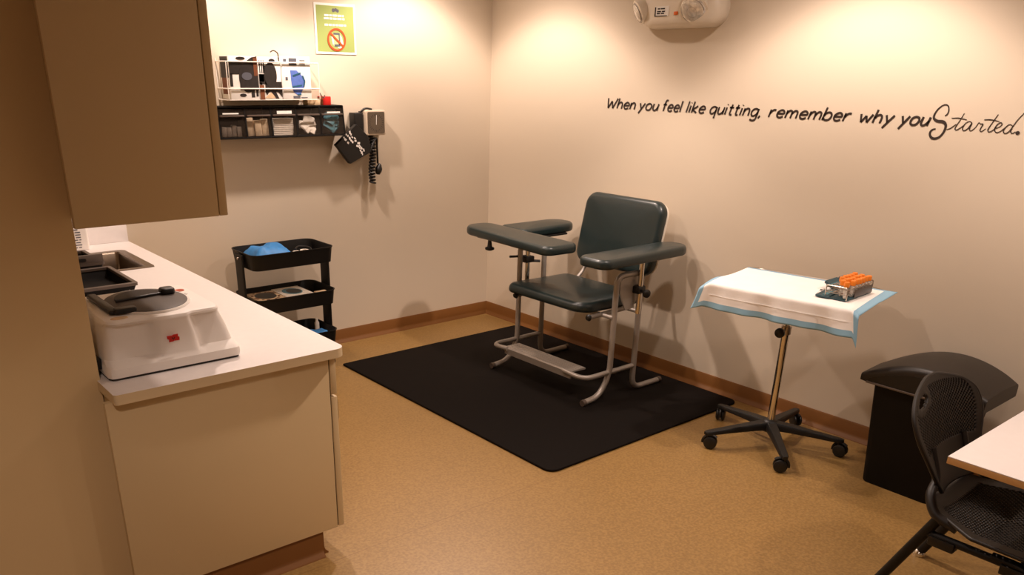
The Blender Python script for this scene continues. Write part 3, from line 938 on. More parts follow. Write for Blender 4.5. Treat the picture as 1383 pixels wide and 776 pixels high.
bm = B(); crumple(bm, -1.958, -1.70, -0.388, -0.165, 0.6452, 0.096, seed=3, amp=.014); single('wrapped_pads', bm, M['blue'], 'crumpled bright blue pack of pads lying in the top tray of the cart', 'pads', angle=60)
for i, (x, y, r, lab) in enumerate(((-1.71, -0.385, .020, 'white tape roll nearest the blue pack in the top tray of the cart'), (-1.655, -0.37, .022, 'white tape roll in the top tray, right of its twin'))):
    t = root('tape_roll', (x, y, .6452), lab, 'tape roll')
    bm = B(); lathe(bm, [(r, 0), (r * 1.25, .002), (r * 1.3, .06), (r * 1.1, .072), (r * .6, .072), (r * .6, 0), (r, 0)], (x, y, .6452), seg=20); mesh('roll', bm, M['packet'], t)
    bm = B(); lathe(bm, [(r * .62, 0), (r * .62, .066), (r * .4, .066), (r * .4, 0), (r * .62, 0)], (x, y, .6452), seg=16); mesh('core', bm, M['brown_print'], t)
bm = B(); tube(bm, spline([(-1.69, -.33, .716), (-1.66, -.30, .722), (-1.63, -.30, .722), (-1.60, -.33, .716), (-1.61, -.37, .70), (-1.60, -.39, .66), (-1.58, -.39, .65)], 6), .006, 8)
single('tourniquet', bm, M['black'], 'thin black tourniquet loop beside the tape rolls on the cart', 'tourniquet')
# middle tray boxes
tb = root('tissue_box', (-1.885, -0.30, .400), 'brown patterned tissue box with a dark oval opening in the middle cart tray', 'tissue box')
bm = B(); box(bm, -1.96, -1.80, -0.405, -0.20, .4005, .470, .003); mesh('carton', bm, M['tan_card'], tb)
bm = B(); lathe(bm, [(0, 0), (.060, 0), (.060, .001), (0, .001)], (-1.88, -.30, .4702), seg=28, sx=1, sy=1.15); mesh('opening', bm, M['black'], tb)
bm = B()
for k in range(26):
    a = random.uniform(0, 6.28); rx, ry = .070, .092
    x, y = -1.88 + rx * math.cos(a), -.30 + ry * math.sin(a)
    box(bm, x - .006, x + .006, y - .006, y + .006, .4700, .4712)
mesh('pattern', bm, M['brown_print'], tb)
tb = root('tissue_box', (-1.70, -0.30, .400), 'white tissue box with a teal-rimmed oval opening in the middle cart tray', 'tissue box')
bm = B(); box(bm, -1.795, -1.625, -0.405, -0.19, .4005, .472, .003); mesh('carton', bm, M['packet'], tb)
bm = B(); lathe(bm, [(0, 0), (.056, 0), (.056, .001), (0, .001)], (-1.712, -.295, .4722), seg=28, sx=1, sy=1.25); mesh('opening_rim', bm, M['teal'], tb)
bm = B(); lathe(bm, [(0, 0), (.042, 0), (.042, .001), (0, .001)], (-1.705, -.300, .4733), seg=28, sx=1, sy=1.2); mesh('opening', bm, M['black'], tb)
bm = B(); box(bm, -1.615, -1.545, -0.40, -0.375, .4005, .474, .002); single('label_card', bm, M['tan_card'], 'small tan card at the front right of the middle cart tray', 'card')
bm = B(); crumple(bm, -1.70, -1.505, -0.40, -0.29, .1552, .072, seed=8, amp=.006); single('wrapped_pads', bm, M['blue'], 'flat blue packet lying in the lowest tray of the cart', 'pads', angle=60)
bm = B(); lathe(bm, [(0, 0), (.014, 0), (.014, .085), (.008, .095), (.008, .11), (0, .11)], (-1.535, -.235, .1552), seg=14); single('spray_bottle', bm, M['packet'], 'slim white bottle standing in the lowest tray of the cart', 'bottle')

# ------------------------------------------------------------------ floor mat
bm = B(); rslab(bm, -1.472, -0.046, -2.236, -0.408, 0.0005, 0.012, (0.05, 0.012, 0.05, 0.05), 0.004, 6)
single('floor_mat', bm, M['black_matte'], 'large black anti-fatigue mat under the blood draw chair', 'mat')

# ------------------------------------------------------------------ blood-draw chair
ch = root('phlebotomy_chair', (-0.49, -1.395, 0.012), 'teal vinyl blood draw chair with grey tube legs and swing arms on the black mat', 'chair')
FR = 0.0155
YN, YF = -1.773, -1.018
for y, zt_ in ((YN, .690), (YF, .738)):
    bm = B()
    p = fillet([(-0.797, y, 0.030), (-0.672, y, 0.040), (-0.600, y, 0.150), (-0.600, y, zt_), (-0.405, y, zt_), (-0.404, y, 0.029), (-0.176, y, 0.029)],
               [0, .10, .14, .05, .05, .075, 0], 7)
    tube(bm, p, FR, 14)
    lf = mesh('side_frame', bm, M['frame'], ch)
    bm = B()
    for x in (-0.797, -0.176):
        tube(bm, [(x - 0.004, y, 0.030), (x + 0.018, y, 0.030)], FR + 0.0018, 12)
    pieces('foot_cap', bm, M['tray_grey'], lf)
# footrest
bm = B()
tube(bm, fillet([(-0.404, YF, 0.165), (-0.800, YF, 0.165), (-0.800, -1.16, 0.175)], .09, 7), 0.0135, 12)
tube(bm, fillet([(-0.404, YN, 0.165), (-0.800, YN, 0.165), (-0.800, -1.62, 0.175)], .09, 7), 0.0135, 12)
fr_ = pieces('footrest_frame', bm, M['frame'], ch)
bm = B()
prof = [(-.80, .150), (-.803, .186), (-.797, .193), (-.690, .193), (-.684, .188), (-.686, .182), (-.793, .186), (-.794, .150)]
loft(bm, [[Vector((x, y, z - .010)) for x, z in prof] for y in (-1.135, -1.675)])
for k in range(5):
    x = -.782 + k * .02
    box(bm, x - .004, x + .004, -1.66, -1.15, .1825, .1848, .001)
mesh('footrest', bm, M['frame'], ch)
# seat
bm = B()
dish = lambda u, v: -0.012 * max(0, 1 - (v * 1.15) ** 2) * (1 - .5 * u * u) - 0.012 * max(0, (-u - .55)) * 1.6
cushion(bm, 0.50, 0.62, 0.062, (.05, .05, .09, .09), .030, .012, Matrix.Translation((-0.500, -1.375, 0.513)) @ Matrix.Rotation(math.radians(1.5), 4, 'Y'), dish=dish)
mesh('seat', bm, M['vinyl'], ch, angle=60)
bm = B()
for y in (-1.69, -1.11):
    tube(bm, [(-0.700, y, 0.468), (-0.36, y, 0.478)], 0.0125, 12)
for x in (-0.61, -0.40):
    tube(bm, [(x, YN, 0.470), (x, YF, 0.470)], 0.011, 10)
sr = pieces('seat_rail', bm, M['frame'], ch)[0]
bm = B()
for y in (-1.69, -1.11):
    lathe(bm, [(0, -.014), (.012, -.012), (.019, 0), (.012, .012), (0, .014)], (-0.706, y, 0.468), axis_to((1, 0, 0)), 14)
pieces('rail_knob', bm, M['black'], sr)
# backrest
bk_dir = Vector((0.085, 0, 0.40)).normalized()
bk_n = Vector((-bk_dir.z, 0, bk_dir.x))
bc = Vector((-0.155, -1.375, 0.810))
Mb = Matrix(((bk_dir.x, 0, bk_n.x, bc.x), (0, 1, 0, bc.y), (bk_dir.z, 0, bk_n.z, bc.z), (0, 0, 0, 1)))
bm = B(); cushion(bm, 0.415, 0.585, 0.062, .075, .030, .010, Mb)
mesh('backrest', bm, M['vinyl'], ch, angle=60)
bm = B(); rslab(bm, -0.200, 0.200, -0.290, 0.290, -0.042, -0.029, .07, .003, 7, Mb)
mesh('back_panel', bm, M['offwhite'], ch)
bm = B()
for y in (-1.60, -1.15):
    tube(bm, spline([(-0.405, y, 0.478), (-0.30, y, 0.490), (-0.20, y, 0.56), (-0.155, y, 0.66), (-0.118, y, 0.80)], 6), 0.011, 10)
pieces('back_support', bm, M['frame'], ch)
# near arm
bm = B(); taper(cushion(bm, 0.725, 0.205, 0.050, (.10, .055, .06, .10), .023, .010), Matrix.Translation((-0.450, -1.766, 0.785)) @ Matrix.Rotation(math.radians(0.6), 4, 'Z'), 0, .3625, -.10)
na = mesh('arm_pad', bm, M['vinyl'], ch, angle=60)
bm = B(); rslab(bm, -0.62, -0.26, -1.82, -1.72, 0.752, 0.7615, .02, .002); pieces('pad_plate', bm, M['black'], na)
bm = B(); tube(bm, [(-0.446, -1.802, 0.475), (-0.446, -1.802, 0.755)], 0.0135, 12)
mesh('arm_post', bm, M['chrome'], ch)
bm = B(); box(bm, -0.475, -0.417, -1.818, -1.757, 0.585, 0.625, .006); tube(bm, [(-0.446, -1.805, 0.606), (-0.470, -1.86, 0.603)], 0.007, 8)
cl = mesh('arm_clamp', bm, M['black'], ch)
bm = B(); lathe(bm, [(0, -.012), (.018, -.011), (.022, -.004), (.022, .006), (.016, .011), (0, .012)], (-0.475, -1.872, 0.602), axis_to((-.35, -1, 0)), 14); pieces('knob', bm, M['black'], cl)
# hinge plate of the near arm
bm = B()
pts = [(-0.575, YN, .60), (-0.575, YN, .66), (-0.52, YN, .685), (-0.43, YN, .685), (-0.43, YN, .55), (-0.47, YN, .50), (-0.52, YN, .50)]
plate(bm, [(x, y - .004, z) for x, y, z in pts], (0, .008, 0)); mesh('side_plate', bm, M['frame'], ch)
# far arm: a pad along the side and a pad that swings across the front
bm = B(); taper(cushion(bm, 0.47, 0.235, 0.050, (.105, .04, .04, .105), .023, .010), Matrix.Translation((-0.342, -0.905, 0.791)), 0, .235, -.12)
fa = mesh('arm_pad', bm, M['vinyl'], ch, angle=60)
bm = B(); rslab(bm, -0.55, -0.22, -1.03, -0.86, 0.757, 0.7665, .02, .002); pieces('pad_plate', bm, M['black'], fa)
bm = B(); taper(cushion(bm, 0.245, 0.815, 0.050, (.08, .105, .055, .06), .023, .010), Matrix.Translation((-0.695, -1.083, 0.793)) @ Matrix.Rotation(math.radians(-3), 4, 'Z'), 1, .4075, -.16)
fp = mesh('swing_pad', bm, M['vinyl'], ch, angle=60)
bm = B(); rslab(bm, -0.76, -0.66, -1.30, -0.80, 0.760, 0.770, .02, .002); rslab(bm, -0.70, -0.49, -1.07, -0.97, 0.7565, 0.766, .02, .002); pieces('pad_plate', bm, M['black'], fp)
bm = B(); tube(bm, [(-0.540, -1.018, 0.505), (-0.540, -1.018, 0.760)], 0.0145, 12); mesh('arm_post', bm, M['chrome'], ch)
bm = B(); box(bm, -0.572, -0.508, -1.045, -0.99, 0.625, 0.662, .006); tube(bm, [(-0.55, -1.018, 0.662), (-0.665, -1.00, 0.668)], 0.007, 8); tube(bm, [(-0.52, -1.03, 0.632), (-0.47, -1.05, 0.628)], 0.008, 8)
mesh('arm_clamp', bm, M['black'], ch)
bm = B(); lathe(bm, [(0, -.012), (.012, -.011), (.026, -.005), (.027, .005), (.014, .011), (0.010, .05), (0, .05)], (-0.765, -0.935, 0.716), seg=18)
mesh('pad_knob', bm, M['black'], fp)

# ------------------------------------------------------------------ instrument stand
HC = Vector((-0.388, -2.635, 0))
sd = root('instrument_stand', HC, 'chrome pole instrument stand with steel tray on a black five-caster base', 'stand')
bm = B(); lathe(bm, [(0, .070), (.040, .072), (.046, .085), (.044, .108), (.030, .122), (.022, .128), (0, .128)], HC, seg=24)
hub = mesh('hub', bm, M['black'], sd)
for k in range(5):
    a = math.radians(8.5 + 72 * k)
    R = Matrix.Translation(HC) @ Matrix.Rotation(a, 4, 'Z')
    bm = B()
    rings = []
    for d, w, z0, z1 in ((0.02, .026, .078, .120), (.10, .024, .078, .114), (.20, .020, .074, .102), (.29, .018, .070, .092), (.325, .016, .068, .088), (.338, .010, .070, .085)):
        rings.append([R @ Vector((d, w * q, z0 + (z1 - z0) * h)) for q, h in ((-1, .1), (-.8, 0), (.8, 0), (1, .1), (1, .75), (.75, 1), (-.75, 1), (-1, .75))])
    loft(bm, rings)
    leg = mesh('leg', bm, M['black'], sd)
    bm = B()
    ca = a + (0.9, 2.2, -0.6, 1.4, 2.8)[k]
    cpt = R @ Vector((.318, 0, 0))
    cx = Vector((math.cos(ca), math.sin(ca), 0)); sx_ = Vector((-math.sin(ca), math.cos(ca), 0))
    w0 = cpt - cx * .012 + Vector((0, 0, .032))
    for s in (-1, 1):
        lathe(bm, [(0, -.009), (.022, -.009), (.030, -.005), (.0315, 0), (.030, .005), (.022, .009), (0, .009)], w0 + sx_ * .014 * s, axis_to(sx_), 20)
    tube(bm, [w0 - sx_ * .018, w0 + sx_ * .018], .008, 8)
    tube(bm, [cpt + Vector((0, 0, .03)), cpt + Vector((0, 0, .075))], .009, 10)
    hood = [w0 + cx * .036 * math.cos(t) + Vector((0, 0, .036 * math.sin(t))) for t in [PI * (-.05 + .8 * q / 8) for q in range(9)]]
    tube(bm, hood, .008, 8)
    mesh('caster', bm, M['black'], leg)
bm = B(); tube(bm, [HC + Vector((0, 0, .12)), HC + Vector((0, 0, .60))], .0175, 18); mesh('pole', bm, M['chrome'], sd)
bm = B(); tube(bm, [HC + Vector((0, 0, .56)), HC + Vector((0, 0, .764))], .0125, 16); mesh('inner_pole', bm, M['chrome'], sd)
bm = B(); lathe(bm, [(.0175, .555), (.023, .558), (.023, .595), (.0125, .600)], HC, seg=18)
tube(bm, [HC + Vector((0, 0, .578)), HC + Vector((-.06, -.01, .578))], .006, 8); cl = mesh('height_clamp', bm, M['steel'], sd)
bm = B(); lathe(bm, [(0, -.014), (.018, -.012), (.023, -.004), (.023, .006), (.015, .013), (0, .014)], HC + Vector((-.072, -.012, .578)), axis_to((-1, -.17, 0)), 16); pieces('knob', bm, M['black'], cl)
# tray frame axes: e1 along the long side (towards the camera's right), e2 away from the camera
TC = Vector((-0.392, -2.652, 0)); E1 = Vector((0.090, -0.590, 0)); E2 = Vector((0.455, 0.098, 0))
tp = lambda u, v, z: TC + E1 * u + E2 * v + Vector((0, 0, z))
bm = B()
def trayring(s, z, r=.10):
    return [tp(x, y, z) for x, y in rr(-.5 * s - .0, .5 * s, -.5 * s, .5 * s, r, 4)]
loft(bm, [trayring(.93, .762), trayring(.985, .772), trayring(1.03, .783), trayring(1.045, .7845), trayring(1.045, .788), trayring(1.01, .788), trayring(.97, .776), trayring(.93, .768)])
mesh('tray', bm, M['steel'], sd)
bm = B()
tube(bm, fillet([tp(-.38, -.38, .757), tp(.38, -.38, .757), tp(.38, .38, .757), tp(-.38, .38, .757), tp(-.38, -.37, .757)], .03), .005, 8)
tube(bm, [tp(0, -.38, .757), tp(0, .38, .757)], .006, 8); tube(bm, [tp(-.38, 0, .757), tp(.38, 0, .757)], .006, 8)
pieces('tray_rail', bm, M['chrome'], sd)

# absorbent pad draped over the tray
pad = root('absorbent_pad', TC + Vector((0, 0, .70)), 'white absorbent pad with pale blue edges draped over the steel instrument tray', 'pad')


def pad_point(s, t):
    """s along the long side -1..1 (plus overhang), t from front (0) to back (1); returns a point"""
    ZP = .7925
    L = .5
    u = s
    fr_over = .30                      # share of the sheet hanging in front
    ripple = .006 * math.sin(s * 17) + .004 * math.sin(s * 31 + 1)
    if t < fr_over:
        q = (fr_over - t) / fr_over    # 0 at the fold, 1 at the hem
        bend = min(1, q / .12)
        drop = .120 * (q - .06) if q > .12 else .120 * .5 * q * q / .12
        out = .006 * q + .010 * bend + ripple * q * 1.4
        p = tp(u, -.53, ZP) + (-E2).normalized() * out - Vector((0, 0, drop + .001 * bend))
        p += E1 * (.05 * q * (s / .5))
    else:
        q = (t - fr_over) / (1 - fr_over)
        p = tp(u, -.53 + .94 * q, ZP)
    return p


SO = .62          # half length of the sheet in u


def pad_full(a, t):
    s = a * SO
    over = abs(s) - .52
    p = pad_point(max(-.52, min(.52, s)), t)
    if over > 0:
        f = max(0, 1 - t / .55)
        sg = 1 if s > 0 else -1
        dist = over * .59
        if sg > 0:
            p += E1.normalized() * dist * (.35 + .9 * t) - Vector((0, 0, dist * (.55 * max(0, 1 - 1.6 * t) + .10 - .45 * max(0, t - .75))))
        else:
            p += -E1.normalized() * dist * (.9 - .25 * t) - Vector((0, 0, dist * (.35 + .2 * math.sin(t * 9))))
    return p


bm = B()
NA, NT = 72, 56
grid = [[bm.verts.new(pad_full(-1 + 2 * i / NA, j / NT)) for j in range(NT + 1)] for i in range(NA + 1)]
for i in range(NA):
    for j in range(NT):
        f = bm.faces.new((grid[i][j], grid[i + 1][j], grid[i + 1][j + 1], grid[i][j + 1]))
        edge = (j < 4) or (j >= NT - 2) or (i < 3) or (i >= NA - 4)
        f.material_index = 1 if edge else 0
o = mesh('sheet', bm, [M['gauze'], M['blue_pad']], pad, angle=80)
md = o.modifiers.new('thickness', 'SOLIDIFY'); md.thickness = 0.0022; md.offset = -1
bm = B()
ribbon(bm, [pad_full(-.80 + 1.6 * k / 40, .155) + (-E2).normalized() * .0022 for k in range(41)], .003, (-E2).normalized(), .0012)
mesh('crease', bm, M['gauze'], pad)

# tube rack with orange capped tubes
RK = Matrix.Translation((-.392, -2.893, .7955)) @ Matrix.Rotation(math.radians(3), 4, 'Z')
rck = root('tube_rack', RK @ Vector((0, 0, 0)), 'small grey tube rack full of orange capped tubes on the white pad', 'rack')
bm = B()
box(bm, -.118, .118, -.046, .046, 0, .006, .002, Mx=RK)
mesh('rack_base', bm, M['teal_dark'], rck)
bm = B()
for z in (.026, .048):
    for y in (-.046, -.0155, .0155, .046): tube(bm, [RK @ Vector((-.118, y, z)), RK @ Vector((.118, y, z))], .0016, 6)
    for k in range(9): tube(bm, [RK @ Vector((-.118 + .0295 * k, -.046, z)), RK @ Vector((-.118 + .0295 * k, .046, z))], .0016, 6)
mesh('rack_grid', bm, M['steel'], rck)
bm = B(); box(bm, -.05, .116, -.0485, -.0470, .006, .040, .0005, Mx=RK); mesh('rack_side', bm, M['tray_grey'], rck)
for x in (-.118, .118):
    bm = B()
    tube(bm, [RK @ Vector(p) for p in fillet([(x, -.046, .004), (x, -.046, .056), (x, .046, .056), (x, .046, .004)], .006, 3)], .0026, 6); mesh('rack_end', bm, M['steel'], rck)


def make_tube(p):
    t = root('blood_tube', p, 'orange capped blood collection tube standing in the rack on the tray', 'tube', 'orange capped tubes in the rack')
    bm = B(); lathe(bm, [(0, .0), (.006, .001), (.0085, .005), (.0085, .052), (0, .052)], p, seg=10); mesh('vial', bm, M['glass'], t)
    bm = B(); lathe(bm, [(.0092, .048), (.0116, .050), (.0116, .067), (.0100, .070), (0, .0705)], p, seg=12); mesh('cap', bm, M['orange'], t)
    return t


proto = None
for i in range(8):
    for j in range(3):
        p = RK @ Vector((-.103 + .0295 * i, -.031 + .031 * j, .0062 + (.0 if (i + j) % 3 else .002)))
        if proto is None:
            proto = make_tube(p); p0 = p
        elif (i, j) not in ((0, 2), (1, 2), (0, 1), (1, 0), (2, 2)):
            copy_tree(proto, p - p0)
# teal packets and white swabs beside the rack
for i, (x, y, z, rx, rz_, lab) in enumerate(((-.47, -2.838, .7962, 0.0, .15, 'dark teal packet lying flat in front of the tube rack'),
                                          (-.335, -2.800, .7962, .55, .05, 'dark teal packet propped up behind the tube rack'),
                                          (-.215, -2.800, .7962, .55, -.03, 'dark teal packet farthest back beside the tube rack'))):
    t = root('needle_packet', (x, y, z), lab, 'packet')
    Mx = Matrix.Translation((x, y, z + (.022 if rx else .0))) @ Matrix.Rotation(rz_, 4, 'Z') @ Matrix.Rotation(rx, 4, 'X')
    bm = B(); rslab(bm, -.055, .055, -.03, .03, 0 if not rx else -.006, .010 if not rx else .006, .006, .003, Mx=Mx); mesh('sleeve', bm, M['teal_dark'], t)
    bm = B(); zt_ = .0102 if not rx else .0062
    box(bm, -.045, .045, -.016, .004, zt_, zt_ + .001, Mx=Mx); mesh('label_band', bm, M['teal'], t)
for i, (x, y, lab) in enumerate(((-.435, -2.790, 'white swab packet nearer the front on the pad beside the teal packets'), (-.395, -2.775, 'white swab packet farther back on the pad beside the teal packets'))):
    bm = B(); box(bm, -.035, .035, -.007, .007, 0, .004, .001, Mx=rotz(.35, (x, y, .7958))); single('swab_packet', bm, M['white'], lab, 'packet')

# ------------------------------------------------------------------ waste bin
tr = root('waste_bin', (-.265, -3.27, 0), 'tall black plastic waste bin with a domed swing lid against the right wall', 'waste bin')
bm = B()
def tring(x0, x1, y0, y1, z, r=.03): return [Vector((x, y, z)) for x, y in rr(x0, x1, y0, y1, r, 5)]
loft(bm, [tring(-.400, -.135, -3.415, -3.120, 0.0), tring(-.402, -.133, -3.418, -3.117, .006), tring(-.418, -.112, -3.462, -3.086, .458), tring(-.424, -.106, -3.468, -3.080, .460), tring(-.424, -.106, -3.468, -3.080, .470), tring(-.41, -.12, -3.455, -3.093, .470)])
mesh('body', bm, M['bin_black'], tr)
bm = B()
rings = []
LY0, LY1 = -3.53, -3.035
for k in range(21):
    t = k / 20
    y = LY0 + (LY1 - LY0) * t
    h = .040 * (1 - t) + .012 * t + .094 * math.sin(PI * (.05 + .90 * t)) ** 0.9
    e = 1 - .10 * (2 * t - 1) ** 6
    x0, x1 = -.265 - .180 * e, -.265 + .180 * e
    zb0 = .462
    r = min(.028, h * .4)
    pts = [Vector((x0, y, zb0)), Vector((x0, y, zb0 + h - r))]
    for i in range(1, 5):
        a = PI / 2 * i / 4
        pts.append(Vector((x0 + r * (1 - math.cos(a)), y, zb0 + h - r * (1 - math.sin(a)))))
    pts.append(Vector((-.265, y, zb0 + h + .008)))
    for i in range(0, 5):
        a = PI / 2 * (1 - i / 4)
        pts.append(Vector((x1 - r * (1 - math.cos(a)), y, zb0 + h - r * (1 - math.sin(a)))))
    pts.append(Vector((x1, y, zb0)))
    rings.append(pts)
loft(bm, rings)
lidd = mesh('lid', bm, M['lid_black'], tr, angle=50)
bm = B()
fl = []
for k in range(17):
    t = k / 16
    y = -3.49 + .41 * t
    fl.append((y, .477 + .010 * (1 - t) + .062 * math.sin(PI * (.04 + .92 * t))))
pts = [(-.4465, y, z) for y, z in fl] + [(-.4465, -3.08, .472), (-.4465, -3.49, .472)]
plate(bm, pts, (.004, 0, 0)); mesh('swing_flap', bm, M['black'], lidd)
bm = B(); box(bm, -.452, -.440, -3.50, -3.07, .462, .470, .002); mesh('flap_sill', bm, M['tray_grey'], lidd)

# ------------------------------------------------------------------ table and perforated chair
tb = root('side_table', (-.92, -4.5, 0), 'white topped table with a tan edge at the right edge of the photo', 'table')
TX0, TX1, TY0, TY1 = -1.410, -.44, -5.25, -3.766
bm = B(); box(bm, TX0, TX1, TY0, TY1, .657, .660, .0008); mesh('tabletop', bm, M['counter'], tb)
bm = B(); box(bm, TX0, TX1, TY0, TY1, .637, .657, .001); mesh('edge_band', bm, M['edge_tan'], tb)
for y in (-4.15, -5.0):
    bm = B(); rslab(bm, -.98, -.88, y - .03, y + .03, .03, .637, .01, .002); mesh('column', bm, M['black_metal'], tb)
    bm = B(); rslab(bm, -1.25, -.60, y - .035, y + .035, .0, .032, .015, .006); mesh('foot', bm, M['black_metal'], tb)

pcx = -1.03
sc_ = root('perforated_chair', (pcx, -3.82, 0), 'dark perforated plastic chair tucked under the white table', 'chair')


def perforated(name, f, nu, nv, hole, mat, parent, th=.010, skip=None, ins=.0021):
    bm = B()
    g = [[bm.verts.new(f(-1 + 2 * i / nu, j / nv)) for j in range(nv + 1)] for i in range(nu + 1)]
    holes, kill = [], []
    for i in range(nu):
        for j in range(nv):
            fc = bm.faces.new((g[i][j], g[i + 1][j], g[i + 1][j + 1], g[i][j + 1]))
            u, v = -1 + 2 * (i + .5) / nu, (j + .5) / nv
            if skip and skip(u, v): kill.append(fc)
            elif hole(u, v, i, j): holes.append(fc)
    r = bmesh.ops.inset_individual(bm, faces=holes, thickness=ins, depth=0)
    bmesh.ops.delete(bm, geom=holes + kill, context='FACES')
    o = mesh(name, bm, mat, parent, angle=70)
    md = o.modifiers.new('thickness', 'SOLIDIFY'); md.thickness = th; md.offset = 0
    return o


def back_f(u, v):
    # rounded top, waisted lower part
    w = .115 + .125 * min(1, max(0, v / .62)) ** 0.8
    if v > .70:
        w *= math.sqrt(max(0.02, 1 - ((v - .70) / .33) ** 2.6))
    y = -3.672 + .125 * v + .02 * v * v - .040 * u * u * (w / .24)
    z = .418 + .335 * v - .018 * u * u * v
    return Vector((pcx + .005 + w * u, y, z))


oval = lambda u, v: ((u + .52) / .20) ** 2 + ((v - .84) / .055) ** 2 < 1
perforated('backrest', back_f, 58, 56, lambda u, v, i, j: abs(u) < .85 and .40 < v < .93 and (i + j) % 2 == 0 and ((u + .52) / .32) ** 2 + ((v - .84) / .12) ** 2 > 1, M['mesh_black'], sc_, skip=oval)


def seat_f(u, v):
    w = .130 + .145 * min(1, v * 2.4) ** .8
    if v > .85: w *= math.sqrt(max(.05, 1 - ((v - .85) / .17) ** 3))
    y = -3.662 - .45 * v
    z = .375 + .012 * (abs(u) ** 2.6) * (1 - .6 * v) - .020 * math.sin(PI * min(1, v * 1.1)) * (1 - u * u) - (.03 * max(0, (v - .75) / .25) ** 2) + .022 * max(0, 1 - v / .18) ** 2
    return Vector((pcx + w * u, y, z))


perforated('seat', seat_f, 66, 52, lambda u, v, i, j: abs(u) < .80 and .12 < v < .90 and (i + j) % 2 == 0, M['mesh_black'], sc_)
bm = B()
tube(bm, spline([back_f(-1, .02), back_f(-1, .2), back_f(-1, .4), back_f(-1, .6), back_f(-1, .8), back_f(-.98, .92), back_f(-.9, .98), back_f(-.4, 1), back_f(0, 1), back_f(.4, 1), back_f(.9, .98), back_f(.98, .92), back_f(1, .8), back_f(1, .6), back_f(1, .4), back_f(1, .2), back_f(1, .02)], 5), .0065, 8)
mesh('back_rim', bm, M['mesh_black'], sc_)
for s in (-1, 1):
    x = pcx + .205 * s
    bm = B(); tube(bm, [(x, -3.735, .385), (x, -3.572, .022)], .0165, 12); lg = mesh('leg', bm, M['black_metal'], sc_)
    bm = B(); lathe(bm, [(0, 0), (.022, 0), (.024, .008), (.019, .020), (.012, .026), (0, .028)], (x, -3.568, 0), seg=18); mesh('glide', bm, M['chrome'], lg)
    bm = B(); tube(bm, fillet([(x, -3.90, .322), (x, -4.0, .322), (x, -4.10, .022)], .04, 6), .0145, 12); lg = mesh('leg', bm, M['black_metal'], sc_)
    bm = B(); lathe(bm, [(0, 0), (.022, 0), (.024, .008), (.019, .020), (.012, .026), (0, .028)], (x, -4.104, 0), seg=18); mesh('glide', bm, M['chrome'], lg)
    bm = B(); tube(bm, [(x, -3.703, .315), (x, -4.03, .315)], .0135, 10); mesh('side_rail', bm, M['black_metal'], sc_)
    bm = B(); box(bm, x - .02, x + .02, -3.80, -3.72, .284, .318, .005); box(bm, x - .02, x + .02, -4.01, -3.93, .284, .318, .005); pieces('bumper', bm, M['black'], sc_)
    bm = B(); tube(bm, spline([(x, -3.79, .365), (x, -3.72, .385), (x + .03 * -s, -3.68, .43), (x + .085 * -s, -3.665, .47), (x + .09 * -s, -3.63, .56)], 6), lambda t: .018 - .006 * t, 10); mesh('back_bracket', bm, M['mesh_black'], sc_)
bm = B(); tube(bm, [(pcx - .205, -3.71, .330), (pcx + .205, -3.71, .330)], .0125, 10); tube(bm, [(pcx - .205, -3.98, .320), (pcx + .205, -3.98, .320)], .0125, 10)
pieces('cross_bar', bm, M['black_metal'], sc_)

# ------------------------------------------------------------------ emergency light
el = root('emergency_light', (0, -1.57, 1.88), 'ivory twin-lamp emergency light mounted high on the right wall', 'emergency light')
bm = B()
EC = Vector((-.0002, -1.572, 1.967))
Me = Matrix.Translation(EC) @ Matrix.Rotation(-PI / 2, 4, 'Y')
# local: x -> world z, y -> world y, z -> out of the wall (-x)
rings = []
for s, d in ((1.0, 0.0), (1.0, .020), (.985, .040), (.94, .062), (.86, .080), (.72, .092), (.50, .097)):
    rings.append([Me @ Vector((x, y, d)) for x, y in rr(-.088 * s, .088 * s, -.262 * (.3 + .7 * s), .262 * (.3 + .7 * s), (.085 * s), 8)])
loft(bm, rings)
mesh('housing', bm, M['offwhite'], el, angle=50)
for y, d, r in ((-1.336, (-.75, .50, -.45), .062), (-1.690, (-.80, -.15, -.50), .080)):
    c = Vector((-.088, y, 1.965))
    if y > -1.4: c = Vector((-.075, -1.335, 1.968))
    Mx = axis_to(d)
    bm = B(); lathe(bm, [(.0, -.05), (.030, -.046), (r * .92, -.015), (r, .010), (r, .022), (r * .9, .024)], c, Mx, 26); lh = mesh('lamp_head', bm, M['offwhite'], el)
    bm = B(); lathe(bm, [(r * .90, .020), (r * .86, .025), (r * .70, .033), (r * .40, .039), (0, .041)], c, Mx, 26); mesh('lens', bm, M['lens'], lh)
    bm = B()
    for k in range(3):
        rr_ = r * (.3 + .22 * k)
        zz = .041 - .019 * (rr_ / r) ** 1.8
        lathe(bm, [(rr_, zz - .006), (rr_ + .0025, zz + .001), (rr_ + .005, zz - .006), (rr_, zz - .006)], c, Mx, 22)
    pieces('lens_ring', bm, M['tray_grey'], lh)
Xf = -.0995
bm = B(); box(bm, Xf - .001, Xf + .006, -1.533, -1.443, 1.934, 1.982); lb = mesh('label', bm, M['paper'], el, label='white printed label with a dark border')
bm = B()
box(bm, Xf - .002, Xf - .0005, -1.450, -1.443, 1.934, 1.978); box(bm, Xf - .002, Xf - .0005, -1.525, -1.443, 1.934, 1.938)
for z, segs in ((1.970, ((-1.476, -1.462), (-1.508, -1.480))), (1.957, ((-1.484, -1.458), (-1.510, -1.490))), (1.948, ((-1.478, -1.458), (-1.505, -1.484)))):
    for a, b_ in segs: box(bm, Xf - .002, Xf - .0005, b_ if b_ < a else a, a if b_ < a else b_, z - .003, z + .003)
mesh('label_print', bm, M['ink'], lb)
bm = B(); box(bm, Xf - .003, Xf + .004, -1.592, -1.568, 1.938, 1.954, .002); mesh('indicator', bm, M['orange_light'], el, label='small amber indicator')

